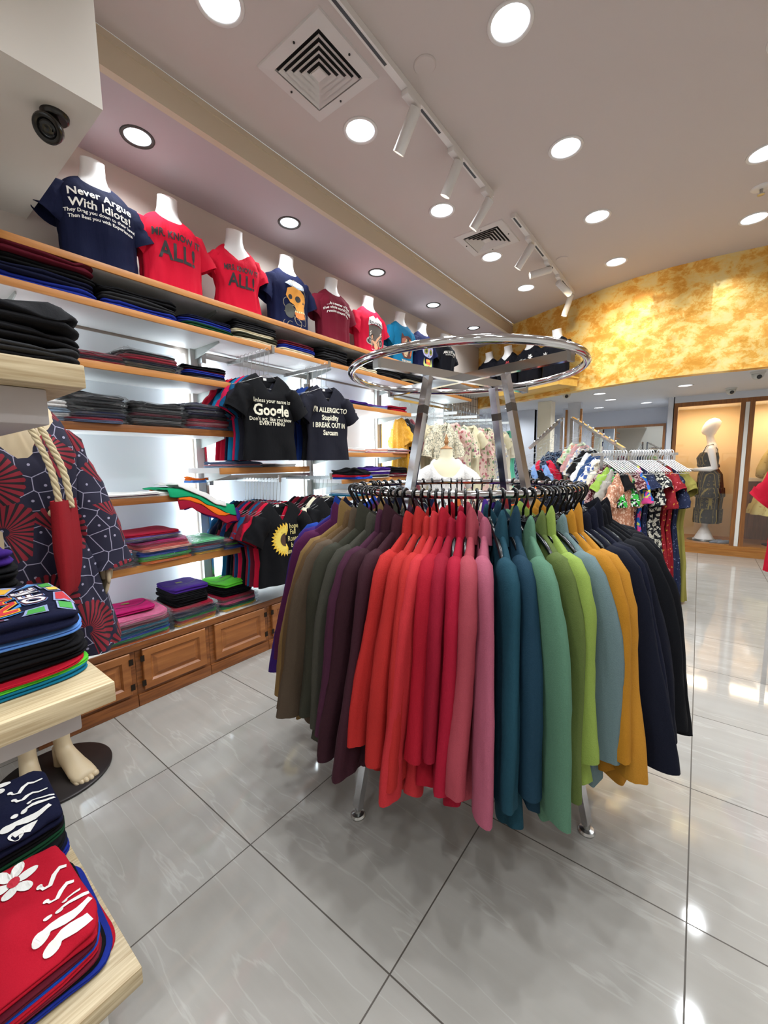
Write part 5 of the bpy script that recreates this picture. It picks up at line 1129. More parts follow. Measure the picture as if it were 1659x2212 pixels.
# ================================================================== DRESSED MANNEQUIN, LEFT
MX, MY = -.36, .27
t = thing('mannequin', 'beige full-size mannequin in a navy and red flower print dress', 'mannequin', (MX, MY, 0), H90); t.scale = (1.03, 1.03, 1.06)   # front (-y) looks to +x
bm = bmesh.new(); lathe(bm, [(.001, .0), (.19, .0), (.195, .004), (.195, .010), (.188, .014), (.001, .015)], 48, (.02, -.02, 0)); link_mesh('base_plate', bm, plain('base_dark', '#3b3636', .35, .6), t, sharp=40)
def foot(bm, x, y, s, rot):
    # leg, ankle and foot in one skin; front = -y
    R = Matrix.Rotation(rot, 3, 'Z'); rings = []
    def ring(c, a, b, tilt): 
        q = []
        for k in range(20):
            th = 2 * pi * k / 20; v = Vector((a * cos(th), b * sin(th) * cos(tilt), b * sin(th) * sin(tilt))); q.append(tuple(Vector((x, y, 0)) + R @ (Vector(c) + v)))
        return q
    for c, a, b, ti in (((0, .01, .75), .062, .066, 0), ((0, .012, .50), .046, .05, 0), ((0, .02, .36), .052, .056, 0), ((0, .018, .22), .036, .040, 0), ((0, .012, .12), .028, .032, 0), ((0, .0, .085), .03, .042, -.35), ((0, -.03, .062), .033, .045, -.8),
                        ((0, -.075, .045), .038, .034, -1.2), ((0, -.115, .032), .044, .024, -1.45), ((0, -.15, .025), .043, .018, -1.55), ((0, -.168, .02), .034, .012, -1.57)): rings.append(ring(c, a, b, ti))
    loft(bm, rings)
    lathe_pts = []
    for i, (tx, ty, r) in enumerate(((-.028, -.166, .015), (-.008, -.174, .011), (.008, -.172, .010), (.022, -.166, .0095), (.034, -.156, .009))):
        tx *= s
        p = Vector((x, y, 0)) + R @ Vector((tx, ty, .016)); q = Vector((x, y, 0)) + R @ Vector((tx, ty + .03, .022)); e = Vector((x, y, 0)) + R @ Vector((tx, ty - .013, .012))
        tube(bm, [q, p, (p + e) / 2, e], [r, r, r * .9, r * .4], 10)
    h = [ring((0, .03, z), .028, .03, 0) for z in (.09, .05, .02, .005)]; loft(bm, h)
bm = bmesh.new(); foot(bm, -.055, .0, 1, radians(-6)); foot(bm, .06, .0, -1, radians(10)); link_mesh('legs', bm, SKIN, t)
bm = bmesh.new()
loft(bm, [[(a * cos(2 * pi * k / 28), b * sin(2 * pi * k / 28) + yo, z) for k in range(28)] for z, a, b, yo in ((.74, .15, .1, 0), (.95, .16, .11, 0), (1.12, .12, .085, 0), (1.28, .145, .10, -.01), (1.40, .165, .085, 0), (1.455, .13, .06, .005), (1.475, .06, .05, .01), (1.50, .05, .048, .008), (1.56, .046, .046, .0), (1.585, .03, .03, 0))])
link_mesh('torso', bm, SKIN, t)
DR = star_print()
d = garment_bm(H=.99, prof=((0, .30, .17), (.35, .235, .14), (.52, .18, .115), (.76, .20, .13)), sw=.19, nw=.09, nd=.06, dipf=.20, V=True, drop=.05, fold=.016, fk=(4, 7, 11), seed=4, sleeve='bell', sl=.56, sr=(.07, .115), sout=.075, n=72, tch=.76, wr=.012)
o = link_mesh('dress', d, DR, t, sharp=75); o.location = (0, 0, .49)
# ruffle tier at the hip
def handm(bm, x, y, z, s):
    tube(bm, [(x, y, z + .22), (x, y, z + .06), (x, y - .004, z)], [.026, .02, .017], 12)
    tube(bm, [(x, y - .004, z + .005), (x + .0, y - .008, z - .045), (x, y - .01, z - .075)], [.018, .026, .020], 14, flat=.55)
    for i, (dy, ln) in enumerate(((-.026, .060), (-.010, .072), (.006, .068), (.020, .054))):
        tube(bm, [(x, y + dy * .7, z - .06), (x - s * .002, y + dy, z - .09), (x - s * .010, y + dy * 1.05, z - .075 - ln * .7), (x - s * .016, y + dy * 1.05, z - .075 - ln)], [.0085, .008, .0072, .004], 8)
    tube(bm, [(x, y - .022, z - .02), (x - s * .004, y - .042, z - .045), (x - s * .006, y - .048, z - .075), (x - s * .006, y - .046, z - .09)], [.010, .009, .008, .004], 8)
for s in (-1, 1):
    bm = bmesh.new(); handm(bm, s * .265, -.02, .835, s); link_mesh('arm', bm, SKIN, t)
# tote bag on the shoulder
t = thing('tote_bag', 'red canvas tote bag with twisted cream rope handles on the dressed mannequin', 'bag', (MX + .17, MY + .11, 0), H90)
bm = bmesh.new()
rings = []
for z, w, d_ in ((.82, .118, .008), (.84, .122, .016), (1.0, .125, .028), (1.18, .12, .022)): rings.append([(w * math.copysign(abs(cos(a)) ** .5, cos(a)), d_ * math.copysign(abs(sin(a)) ** .7, sin(a)), z) for a in [2 * pi * k / 28 for k in range(28)]])
rings.append([(p[0] * .95, p[1] * .8, 1.178) for p in rings[-1]]); rings.append([(p[0] * .95, p[1] * .8, 1.0) for p in rings[-1]])
loft(bm, rings, True, True); o = link_mesh('bag_body', bm, fabric('tote_red', '#8c1a22', 1.4), t, sharp=50); o.rotation_euler = (0, 0, radians(62)); 
RP = plain('rope', '#cbb994', .8, bmp=.8)
def rope(path, nm='rope_handle'):
    bm = bmesh.new(); pts = []; P_ = [Vector(p) for p in path]; N_ = 90
    for i in range(N_ + 1):
        u = i / N_ * (len(P_) - 1); a = min(int(u), len(P_) - 2); f = u - a
        p0, p1, p2, p3 = P_[max(a - 1, 0)], P_[a], P_[a + 1], P_[min(a + 2, len(P_) - 1)]
        pts.append(.5 * ((2 * p1) + (-p0 + p2) * f + (2 * p0 - 5 * p1 + 4 * p2 - p3) * f * f + (-p0 + 3 * p1 - 3 * p2 + p3) * f ** 3))
    for st in range(3):
        q = []
        for i, p in enumerate(pts):
            dv = (pts[min(i + 1, N_)] - pts[max(i - 1, 0)]); s_, u_ = frame(dv); a = i * .55 + st * 2 * pi / 3; q.append(p + s_ * .0055 * cos(a) + u_ * .0055 * sin(a))
        tube(bm, q, .0068, 6)
    return link_mesh(nm, bm, RP, t)
rope([(-.02, -.03, 1.15), (-.035, -.028, 1.29), (-.07, -.018, 1.42), (-.10, .015, 1.515), (-.11, .09, 1.54), (-.10, .17, 1.50)])
rope([(.015, -.03, 1.15), (.0, -.03, 1.29), (-.04, -.02, 1.42), (-.075, .012, 1.52), (-.085, .09, 1.545), (-.08, .17, 1.50)])
bm = bmesh.new()
for c_, r in (((-.035, -.045, 1.15), .017), ((-.05, -.05, 1.135), .015), ((-.022, -.05, 1.135), .014), ((-.038, -.055, 1.118), .012)):
    bmesh.ops.create_icosphere(bm, subdivisions=2, radius=r, matrix=Matrix.Translation(c_))
link_mesh('rope_knot', bm, RP, t)
# ================================================================== DRESSES ALONG THE LEFT WALL
PAT = {
 'cream_floral': pattern('cream_floral', '#d9ccb2', '#a8687a', '#6f8a68', 26, 'leaf'), 'pink_floral': pattern('pink_floral', '#d8b8ac', '#b06a6c', '#8f9a70', 22, 'leaf'),
 'cream_net': pattern('cream_net', '#d8ceb4', '#77786a', None, 30, 'net'), 'cream': fabric('dress_cream', '#d9cfae', .6), 'ivory': fabric('dress_ivory', '#e0d8c4', .6), 'aqua': fabric('dress_aqua', '#67c3a4', .6),
 'greyfl': pattern('greyfl', '#c9c5b8', '#7c86a4', '#b8a890', 20, 'paint'), 'yellow': pattern('mustard_lace', '#cf9426', '#e8c878', None, 60, 'spots'), 'blackst': pattern('black_pinstripe', '#131216', '#3a383c', None, 30, 'stripe'),
 'rosewood': fabric('rosewood', '#8a4a50', .6), 'bluedark': pattern('bluedark', '#1b2230', '#9aa6b8', '#4a5a80', 24, 'paint'), 'brownblk': pattern('brownblk', '#151214', '#9a6a28', '#5a3418', 20, 'paint'), 'blackplain': fabric('dress_black', '#0e0d10', .6),
 'orange': fabric('dress_orange', '#d8551c', .6), 'coral': fabric('coral_red', '#c9243e', .6), 'navyethnic': pattern('navy_ethnic', '#10162c', '#5c7088', None, 34, 'net'), 'denim': fabric('denim', '#26406a', 1.5), 'white': fabric('w_white', '#d8d6d2', .6),
 'whiteblue': pattern('white_blue', '#d8d4cc', '#3a5490', None, 18, 'leaf'), 'beigewave': pattern('beige_wave', '#d0c6b2', '#9a8a70', None, 14, 'shell'), 'wine': pattern('wine_white', '#4a0c18', '#c8a8a4', None, 46, 'shell'), 'lime': fabric('d_lime', '#8fae4a', .6),
 'tanprint': pattern('tan_print', '#ad7458', '#d9b49c', None, 40, 'leaf'), 'greymel': fabric('grey_mel', '#9a948a', 1.2), 'blackgreen': pattern('black_green', '#0d0f14', '#35a83c', '#d8dcd8', 16, 'paint'), 'blueflow': pattern('blue_flower', '#1f62b8', '#d8488c', '#c8c860', 10, 'paint'),
 'shell': pattern('shell_print', '#12131c', '#d8d4c4', None, 30, 'shell'), 'redflow': pattern('red_flower', '#8c1420', '#c89a3a', '#d87880', 30, 'spots'), 'navyspot': pattern('navy_spot', '#1b2442', '#7c88a8', None, 40, 'spots'), 'olivegold': fabric('olive_gold', '#8a8240', .6),
 'palegreen': pattern('pale_green', '#b4bca0', '#c88878', '#7a9a64', 20, 'leaf'), 'pinkgrey': fabric('pink_grey', '#b08482', .8), 'paleblue': fabric('p_blue', '#7c9ccc', .6), 'gold': pattern('black_gold', '#120d0c', '#7d6a2e', None, 11, 'gold')}
GM = {}
def gmesh(key, **kw):
    if key not in GM:
        g = garment_bm(**kw); me = bpy.data.meshes.new('g'); g.normal_update(); g.to_mesh(me); g.free(); [setattr(q, 'use_smooth', True) for q in me.polygons]; me.set_sharp_from_angle(angle=radians(75)); me.materials.append(CHROME); GM[key] = me
    return GM[key]
def dmesh(v): return gmesh('dress%d' % v, H=1.15, prof=((0, .27, .06), (.3, .24, .045), (.55, .17, .032), (.8, .2, .035)), sw=.18, nw=.09, nd=.028, dipf=.16, V=True, drop=.04, fold=.016, fk=(6, 9, 13), seed=60 + v, sleeve='short' if v % 2 else 'bell', sl=.16 if v % 2 else .26, sr=(.06, .08), sout=.07, tch=.8, wr=.01)
def bmesh_(v): return gmesh('blouse%d' % v, H=.60, prof=((0, .22, .05), (.4, .20, .04), (.7, .21, .04)), sw=.18, nw=.085, nd=.028, dipf=.12, V=bool(v % 2), drop=.045, fold=.012, fk=(4, 7, 10), seed=80 + v, sleeve='short' if v % 2 else 'bell', sl=.18, sr=(.06, .085), sout=.07, wr=.012)
CLR = make_wire_hanger(None); me = bpy.data.meshes.new('clear_hanger'); CLR.to_mesh(me); CLR.free(); [setattr(q, 'use_smooth', True) for q in me.polygons]; me.materials.append(plain('clear_plastic_pale', '#b9c2c6', .15, .4)); CLRM = me
def hung(kind, v, mk, x, y, zrod, rz, nm, label, cat, group, hm=None, s=1.0, sx=1.0):
    me = (dmesh if kind == 'd' else bmesh_)(v); H = 1.15 if kind == 'd' else .60; o = bpy.data.objects.new(nm, me); COL.objects.link(o)
    o.location = (x, y, zrod - .145 - H * s); o.rotation_euler = (0, 0, rz); o.scale = (sx, 1, s); setmat(o, PAT[mk]); tag(o, label, cat, group)
    wire_hanger(x, y, zrod, rz, 'thin hanger of the ' + ' '.join(label.split()[:12]), 'clear hangers', hm or CLRM)
    return o
def rail(a, b, z, label, w=.014, h=.026, posts=()):
    t = thing('clothes_rail', label, 'clothes rail', (a[0], a[1], z)); bm = bmesh.new(); bar(bm, (0, 0, 0), (b[0] - a[0], b[1] - a[1], 0), w, h); link_mesh('rail_bar', bm, CHROME, t, smooth=False)
    for px, py in posts:
        bm = bmesh.new(); bar(bm, (px - a[0], py - a[1], -z), (px - a[0], py - a[1], -.012), .022, .022, up=Vector((0, 1, 0))); link_mesh('post', bm, CHROME, t, smooth=False)
    return t
W1 = [(3.50, 'yellow', 'mustard yellow lace top hanging beside the small shelves'), (3.60, 'blackst', 'black pinstriped garment right of the mustard top'), (3.68, 'rosewood', 'rosewood garment right of the black pinstriped one')]
for i, (y, mk, l) in enumerate(W1): hung('b' if i == 0 else 'd', i, mk, -.80, y, 1.92, radians(150), 'hanging_dress', l, 'dress', 'dresses hanging along the left wall', sx=.9)
faces = [(3.78, 'cream_net', 'cream net-print blouse dress, leftmost pale one along the wall'), (3.98, 'pink_floral', 'pale pink floral dress second of the pale ones along the wall'), (4.18, 'cream_floral', 'cream dress with rose floral print along the wall'), (4.42, 'cream', 'plain cream embroidered dress along the wall'), (4.62, 'pink_floral', 'pink floral dress left of the dress form neck'),
         (4.86, 'cream_floral', 'cream floral dress with black neck tag behind the dress form'), (5.06, 'greyfl', 'grey-blue patterned V-neck dress along the wall'), (5.24, 'cream', 'long cream tiered dress right of the grey-blue one'), (5.42, 'ivory', 'ivory sleeveless dress left of the aqua one'), (5.58, 'aqua', 'aqua green lace dress along the wall'), (5.74, 'bluedark', 'dark blue patterned dress right of the aqua one')]
for i, (y, mk, l) in enumerate(faces):
    for j in range(2):
        x = -.44 - j * .14; hung('d', (i + j) % 4, mk if j == 0 else ['cream', 'ivory', 'cream_floral', 'greyfl'][i % 4], x, y + .03 * j, 1.87 + .02 * (i % 2), radians(90 - 25), 'hanging_dress', l if j == 0 else 'pale dress right behind the ' + ' '.join(l.split()[:11]), 'dress', 'dresses hanging along the left wall', sx=.85)
for i, y in enumerate((3.9, 4.4, 4.9, 5.4)):
    t = thing('faceout_bar', 'clear white sloping face-out arm above the pale dresses, %s counting away from the camera' % rows[i], 'clothes rail', (-1.0, y, 1.86))
    bm = bmesh.new(); bar(bm, (0, 0, 0), (.66, 0, -.03), .012, .03); link_mesh('arm', bm, plain('white_arm', '#e4e9ea', .3), t, smooth=False)
rail((-.86, 3.46), (-.86, 5.7), 1.985, 'long grey crossbar above the pale hanging dresses')
for i in range(22):
    wire_hanger(-.55 - .012 * (i % 3), 3.62 + i * .095, 1.955 - .0 * i, radians(70), 'empty clear hanger hooked on the crossbar above the pale dresses', 'empty clear hangers above the pale dresses', CLRM, s=.8)
# wire grid panel behind
t = thing('wire_grid', 'black wire grid panel at the far left corner under the golden wall', 'grid panel', (-.98, 5.0, 1.6)); bm = bmesh.new()
for i in range(11): tube(bm, [(0, i * .08, 0), (0, i * .08, .75)], .0022, 5)
for i in range(8): tube(bm, [(0, 0, i * .107), (0, .8, i * .107)], .0022, 5)
link_mesh('grid_wires', bm, BLACK, t)
# dress form
t = thing('dress_form', 'cream dress form with turned wooden neck finial in a white lace blouse', 'dress form', (-.20, 3.42, 0), radians(40))
bm = bmesh.new(); loft(bm, [[(a * cos(2 * pi * k / 32), b * sin(2 * pi * k / 32) + yo, z) for k in range(32)] for z, a, b, yo in ((.72, .15, .12, 0), (.85, .165, .12, 0), (1.0, .12, .09, 0), (1.13, .15, .11, -.01), (1.24, .175, .095, 0), (1.30, .15, .075, 0), (1.335, .085, .062, 0), (1.36, .064, .058, 0), (1.43, .058, .056, -.004))]); link_mesh('form_body', bm, plain('form_linen', '#ddd3b4', .8, bmp=.3), t, sharp=50)
bm = bmesh.new(); lathe(bm, [(.056, 1.43), (.06, 1.437), (.05, 1.445), (.04, 1.45), (.02, 1.46), (.012, 1.475), (.02, 1.49), (.024, 1.505), (.014, 1.52), (.017, 1.535), (.010, 1.55), (.006, 1.57), (.001, 1.575)], 24); link_mesh('finial', bm, wood('finial_wood', '#8a5a30', '#b07c48', 'Z', 6), t)
bm = bmesh.new(); tube(bm, [(0, 0, .06), (0, 0, .75)], .014, 10); tube(bm, [(-.2, 0, .02), (0, 0, .1), (.2, 0, .02)], .012, 8); tube(bm, [(0, -.2, .02), (0, 0, .1), (0, .2, .02)], .012, 8); link_mesh('stand', bm, BLACK, t)
b_ = garment_bm(H=.58, prof=((0, .19, .14), (.3, .155, .115), (.7, .185, .125)), sw=.175, nw=.12, nd=.07, dipf=.24, V=True, drop=.04, fold=.006, seed=9, sleeve='short', sl=.16, sr=(.06, .085), sout=.10, wr=.008)
o = link_mesh('lace_blouse', b_, pattern('white_lace', '#e2deda', '#c4beb8', None, 55, 'net'), t, sharp=75); o.location = (0, 0, .76)

# ================================================================== FOUR-WAY RACK AND WHITE HANGER RAIL
A0, A1, A2 = Vector((.604, 4.4, 1.742)), Vector((.41, 4.0, 1.434)), None
B0, B1 = Vector((.697, 4.4, 1.735)), Vector((1.235, 3.9, 1.397))
t = thing('four_way_rack', 'chrome rack with two sloping arms and hooks behind the round rack', 'clothes rack', (.65, 4.4, 0)); o0 = Vector((.65, 4.4, 0))
for P_, nm in ((A0, 'post'), (B0, 'post')):
    q = P_ - o0; bm = bmesh.new(); bar(bm, (q.x, q.y, .03), (q.x, q.y, q.z), .03, .03, up=Vector((0, 1, 0))); link_mesh(nm, bm, CHROME, t, smooth=False)
for a, b in ((A0, A1), (B0, B1)):
    bm = bmesh.new(); bar(bm, a - o0, b - o0, .026, .026); ar = link_mesh('sloping_arm', bm, CHROME, t, smooth=False)
    bm = bmesh.new()
    for i in range(8):
        p = (a - o0).lerp(b - o0, .14 + .82 * i / 8); bmesh.ops.create_uvsphere(bm, u_segments=8, v_segments=6, radius=.011, matrix=Matrix.Translation(p + Vector((0, 0, .02))))
    link_mesh('arm_stop', bm, CHROME, ar)
bm = bmesh.new(); bar(bm, (-.4, 0, .02), (.4, 0, .02), .03, .03); bar(bm, (0, -.4, .02), (0, .4, .02), .03, .03); link_mesh('rack_base', bm, CHROME, t, smooth=False)
gl_ = 'garments on the four-way rack arms'
for i, (mk, k_, l) in enumerate((('navyethnic', 'd', 'navy ethnic-print dress on the left sloping arm, right one'), ('navyethnic', 'd', 'navy ethnic-print dress on the left sloping arm, left one'), ('coral', 'b', 'coral red sleeveless top on the left sloping arm'), ('paleblue', 'd', 'light blue garment at the low end of the left sloping arm'), ('blackplain', 'd', 'black garment at the tip of the left sloping arm'), ('orange', 'b', 'orange garment low beside the round rack leg'))):
    p = A0.lerp(A1, .22 + i * .15); hung(k_, i % 3, mk, p.x, p.y, p.z - (0 if i < 5 else .12) - .12, radians(28), 'hanging_garment', l, 'garment', gl_, sx=.62)
for i, (mk, k_, l) in enumerate((('palegreen', 'd', 'pale green floral dress highest on the right sloping arm'), ('pinkgrey', 'b', 'dusty pink crumpled blouse second on the right sloping arm'), ('greyfl', 'b', 'grey floral blouse third on the right sloping arm'), ('blackplain', 'b', 'black top fourth on the right sloping arm'), ('white', 'b', 'white puff-sleeve blouse on the right sloping arm'), ('denim', 'b', 'denim blue shirt on the right sloping arm'),
                               ('whiteblue', 'b', 'white blouse with blue print on the right sloping arm'), ('beigewave', 'd', 'beige wave-print dress on the right sloping arm'), ('wine', 'd', 'wine red dotted dress near the end of the right sloping arm'), ('lime', 'd', 'lime green dress behind the tan blouse'), ('greymel', 'b', 'grey mottled blouse left of the tan blouse'), ('tanprint', 'b', 'tan printed blouse facing out at the end of the right sloping arm'))):
    p = B0.lerp(B1, .16 + i * .078); hung(k_, (i + 1) % 3, mk, p.x, p.y, p.z - .05, radians(40 + (18 if i == 11 else 0)), 'hanging_garment', l, 'garment', gl_, sx=.66)
for i in range(7):
    p = B0.lerp(B1, .12 + i * .12); wire_hanger(p.x, p.y, p.z - .02, radians(40), 'empty metal hanger dangling from the right sloping arm', 'bare hangers on the sloping arms', WIRE, s=.6)
    if i < 4: p = A0.lerp(A1, .3 + i * .15); wire_hanger(p.x, p.y, p.z - .02, radians(28), 'empty metal hanger dangling from the left sloping arm', 'bare hangers on the sloping arms', WIRE, s=.6)
ra, rb = Vector((1.06, 3.96)), Vector((1.56, 4.52)); rd = (rb - ra).normalized(); rzz = math.atan2(rd.x * -1, rd.y) ; axis_rz = math.atan2(-rd.x, rd.y)
rail(tuple(ra - rd * .1), tuple(rb + rd * .03), 1.355, 'chrome rail packed with white plastic hangers and long dresses', .024, .024, posts=(tuple(rb), tuple(ra)))
WHT = bmesh.new(); tube(WHT, hook_pts(.022, .07), .0042, 8); tube(WHT, [(-.21, 0, -.10), (-.19, 0, -.088), (-.03, 0, -.006), (0, 0, .002), (.03, 0, -.006), (.19, 0, -.088), (.21, 0, -.10)], .0048, 8); tube(WHT, [(-.2, 0, -.098), (-.185, 0, -.12), (.185, 0, -.12), (.2, 0, -.098)], .002, 6)
me = bpy.data.meshes.new('white_hanger'); WHT.to_mesh(me); WHT.free(); [setattr(q, 'use_smooth', True) for q in me.polygons]; me.materials.append(plain('white_plastic', '#dddcdc', .35)); WHM = me
dl = [('blackgreen', 'black dress with green print left in the white hanger row'), ('blackplain', 'plain black dress in the white hanger row'), ('blackgreen', 'second black and green dress in the white hanger row'), ('wine', 'dark red dotted dress in the white hanger row'), ('blueflow', 'bright blue dress with pink flowers in the white hanger row'), ('navyspot', 'navy dotted dress behind the blue flowered one'),
      ('shell', 'black and white shell-print long dress'), ('shell', 'second black and white shell-print dress, tucked behind'), ('redflow', 'red long dress with small flowers touching the floor'), ('redflow', 'second red flowered dress tucked behind'), ('navyspot', 'navy dotted long dress at the right end'), ('olivegold', 'olive gold dress, rightmost with pointed hem')]
n_ = 24
for i in range(n_):
    p = ra.lerp(rb, .02 + i * .036 + (.05 if i > 8 else 0) + (.06 if i > 17 else 0))
    o = wire_hanger(p.x, p.y, 1.355 + .012, axis_rz - radians(90) + radians(90), 'white plastic hanger in the packed row on the chrome rail', 'white hangers on the chrome rail', WHM, zc=.07)
for i, (mk, l) in enumerate(dl):
    p = ra.lerp(rb, .05 + .93 * i / (len(dl) - 1)); me = dmesh(i % 4); o = bpy.data.objects.new('hanging_dress', me); COL.objects.link(o); s = (1.0, 1.0, .98, 1.0, .92, 1.0, .97, .95, 1.07, 1.06, 1.06, 1.07)[i]
    o.location = (p.x, p.y, 1.255 - 1.15 * s); o.rotation_euler = (0, 0, axis_rz); o.scale = (.82, 1.0, s); setmat(o, PAT[mk]); tag(o, l, 'dress', 'long dresses on the white hangers')
o = box('floor_scarf', 0, .16, 0, .10, 0, .012, PAT['blueflow'], None, .005); o.location = (1.50, 3.72, .0005); o.rotation_euler = (0, 0, .4); o.name = 'fallen_scarf'; tag(o, 'blue and pink patterned cloth end lying on the floor by the rail', 'scarf')
# red garment cut by the right edge
t = rail((2.12, 3.0), (2.5, 3.6), 1.42, 'chrome rail just outside the right edge holding red garments', .02, .02, posts=((2.5, 3.6), (2.12, 3.0)))
o = hung('b', 1, 'coral', 2.30, 3.30, 1.41, radians(-10), 'hanging_garment', 'red garment cut off by the right edge of the photo', 'garment', 'red garments at the right edge'); setmat(o, fabric('edge_red', '#a80f28')); o.scale = (.9, 1, 1.25); o.location.z = .60

# ================================================================== SHOWCASES AT THE BACK
SY = 7.02
t = thing('showcase', 'long wood-framed lit showcase with dressed mannequins at the back right', 'showcase', (1.42, SY, 0))
W2 = wood('showcase_wood2', '#9a6228', '#b67c3c', 'X', 4, .4); W3 = wood('showcase_frame', '#7a4a26', '#98622f', 'Z', 4, .4)
bm = bmesh.new(); bx(bm, .0, 3.1, -.02, .8, .0, .075); bx(bm, .0, 3.1, 0, .8, .075, .14); link_mesh('plinth', bm, W2, t, smooth=False)
bm = bmesh.new()
for x0, x1 in ((0, .045), (.71, .755), (.80, .85), (1.62, 1.67), (3.05, 3.1)): bx(bm, x0, x1, 0, .05, .14, 2.03)
bx(bm, 0, 3.1, 0, .05, 2.03, 2.085); link_mesh('frame', bm, W3, t, smooth=False)
bm = bmesh.new(); bx(bm, .757, .797, -.004, .03, .14, 2.03); link_mesh('white_pillar_strip', bm, WHITE, t, smooth=False)
CW = plain('showcase_wall', '#e6cfa6', .8)
bm = bmesh.new(); bx(bm, .0, 3.1, .80, .83, .0, 2.15); bx(bm, -.03, .0, 0, .83, 0, 2.15); bx(bm, .755, .80, .05, .83, .14, 2.08); link_mesh('case_wall', bm, CW, t, smooth=False)
bm = bmesh.new(); bx(bm, 0, 3.1, .03, .8, 2.06, 2.085); link_mesh('case_roof', bm, WHITE, t, smooth=False)
bm = bmesh.new(); bx(bm, .86, 1.6, .76, .79, .14, .98); link_mesh('wood_panel', bm, wood('panel_brown', '#6b4324', '#855530', 'Z', 3), t, smooth=False)
bm = bmesh.new(); bx(bm, .86, 1.6, .70, .79, .98, 1.03); link_mesh('white_ledge', bm, WHITE, t, smooth=False)
GL = newmat('clear_glass'); gm_, nt, p = GL; nt.nodes.remove(p); tr = N(nt, 'ShaderNodeBsdfTransparent'); g2 = N(nt, 'ShaderNodeBsdfGlossy', Roughness=.02); mx = N(nt, 'ShaderNodeMixShader'); mx.inputs[0].default_value = .05; L(nt, tr.outputs[0], mx.inputs[1]); L(nt, g2.outputs[0], mx.inputs[2]); L(nt, mx.outputs[0], nt.nodes['Material Output'].inputs[0])
for x0, x1 in ((.045, .71), (.85, 1.62)): 
    bm = bmesh.new(); bx(bm, x0, x1, .022, .028, .14, 2.03); link_mesh('glass_pane', bm, gm_, t, smooth=False)
bm = bmesh.new(); bx(bm, -.06, 0.0, -.0, .1, 0, 2.17); bx(bm, -.06, 3.18, -.0, .1, 2.085, 2.17); struct_o = link_mesh('wall_over_showcase', bm, GW, None, smooth=False); struct_o.location = (1.42, SY, 0); struct_o['kind'] = 'structure'
# mannequin in profile, facing -x
t = thing('mannequin', 'white egg-headed mannequin in profile wearing a tiered black and gold dress', 'mannequin', (1.86, 7.36, .14), -H90)   # front -y -> -x
def oval(z, a, b, yo, n=28, tilt=0): return [(a * cos(2 * pi * k / n), b * sin(2 * pi * k / n) + yo, z + tilt * sin(2 * pi * k / n)) for k in range(n)]
bm = bmesh.new()
loft(bm, [oval(*q) for q in ((.62, .14, .10, .01), (.85, .16, .12, .02), (1.02, .115, .085, .0), (1.16, .13, .105, -.025), (1.28, .155, .09, .0), (1.345, .14, .065, .01), (1.38, .07, .055, .01), (1.41, .05, .05, .0), (1.47, .045, .046, -.015), (1.50, .045, .05, -.02), (1.52, .055, .075, -.03), (1.56, .068, .092, -.03), (1.62, .076, .10, -.01), (1.68, .070, .09, .01), (1.72, .045, .055, .015), (1.735, .01, .012, .015))]); link_mesh('body', bm, MANQ, t)
for s in (-1, 1):
    bm = bmesh.new(); sh = Vector((s * .175, .0, 1.30)); el = Vector((s * .20, .06, 1.03)); wr_ = Vector((s * .17, -.18, 1.0)) if s < 0 else Vector((s * .17, -.17, 1.02))
    tube(bm, [sh + Vector((-s * .03, 0, .02)), sh, (sh + el) / 2, el, el + (wr_ - el) * .2, (el + wr_) / 2, wr_], [.03, .045, .040, .035, .036, .03, .022], 14)
    hd = Vector((0, -1, .12)).normalized(); tube(bm, [wr_, wr_ + hd * .04, wr_ + hd * .08], [.022, .028, .024], 12, flat=.55)
    for i, (dx, ln) in enumerate(((-.022, .075), (-.008, .085), (.007, .08), (.02, .065))):
        b0 = wr_ + hd * .07 + Vector((dx, 0, 0)); tube(bm, [b0, b0 + hd * ln * .5 + Vector((0, 0, -.002)), b0 + hd * ln * .8 + Vector((0, 0, -.014)), b0 + hd * ln + Vector((0, 0, -.026))], [.009, .008, .007, .004], 8)
    b0 = wr_ + hd * .02; tube(bm, [b0 + Vector((-s * .02, 0, 0)), b0 + Vector((-s * .035, -.03, -.01)), b0 + Vector((-s * .036, -.055, -.016))], [.010, .009, .005], 8)
    link_mesh('arm', bm, MANQ, t)
bm = bmesh.new()
rings = []
for z, a, b, yo in ((.26, .20, .16, .02), (.30, .205, .165, .02), (.46, .20, .165, .02), (.462, .185, .15, .02), (.62, .185, .155, .025), (.64, .21, .18, .02), (.76, .19, .17, .02), (.765, .18, .155, .02), (.95, .165, .14, .015), (1.04, .125, .10, .0), (1.05, .15, .125, -.005), (1.08, .15, .13, -.015), (1.10, .14, .12, -.02), (1.18, .145, .13, -.025), (1.25, .15, .105, -.012), (1.27, .14, .08, -.005)):
    rings.append([((a + .008 * sin(9 * th) * (1.3 - z)) * cos(th), (b + .008 * sin(9 * th) * (1.3 - z)) * sin(th) + yo, z) for th in [2 * pi * k / 72 for k in range(72)]])
loft(bm, rings, False, False); link_mesh('dress', bm, PAT['gold'], t, sharp=60)
bm = bmesh.new()
for s in (-1, 1): tube(bm, [(s * .10, -.085, 1.25), (s * .11, -.05, 1.345), (s * .11, .02, 1.37), (s * .10, .075, 1.30), (s * .09, .09, 1.16)], .005, 6)
link_mesh('shoulder_strap', bm, PAT['gold'], t)
bm = bmesh.new(); lathe(bm, [(.13, .0), (.13, .02), (.02, .022)], 4, (0, 0, 0)); loft(bm, [oval(z, a, b, 0, 20) for z, a, b in ((.02, .12, .12), (.06, .10, .10), (.20, .035, .035), (.30, .05, .05), (.36, .05, .05))]); link_mesh('stand', bm, MANQ, t, sharp=50)
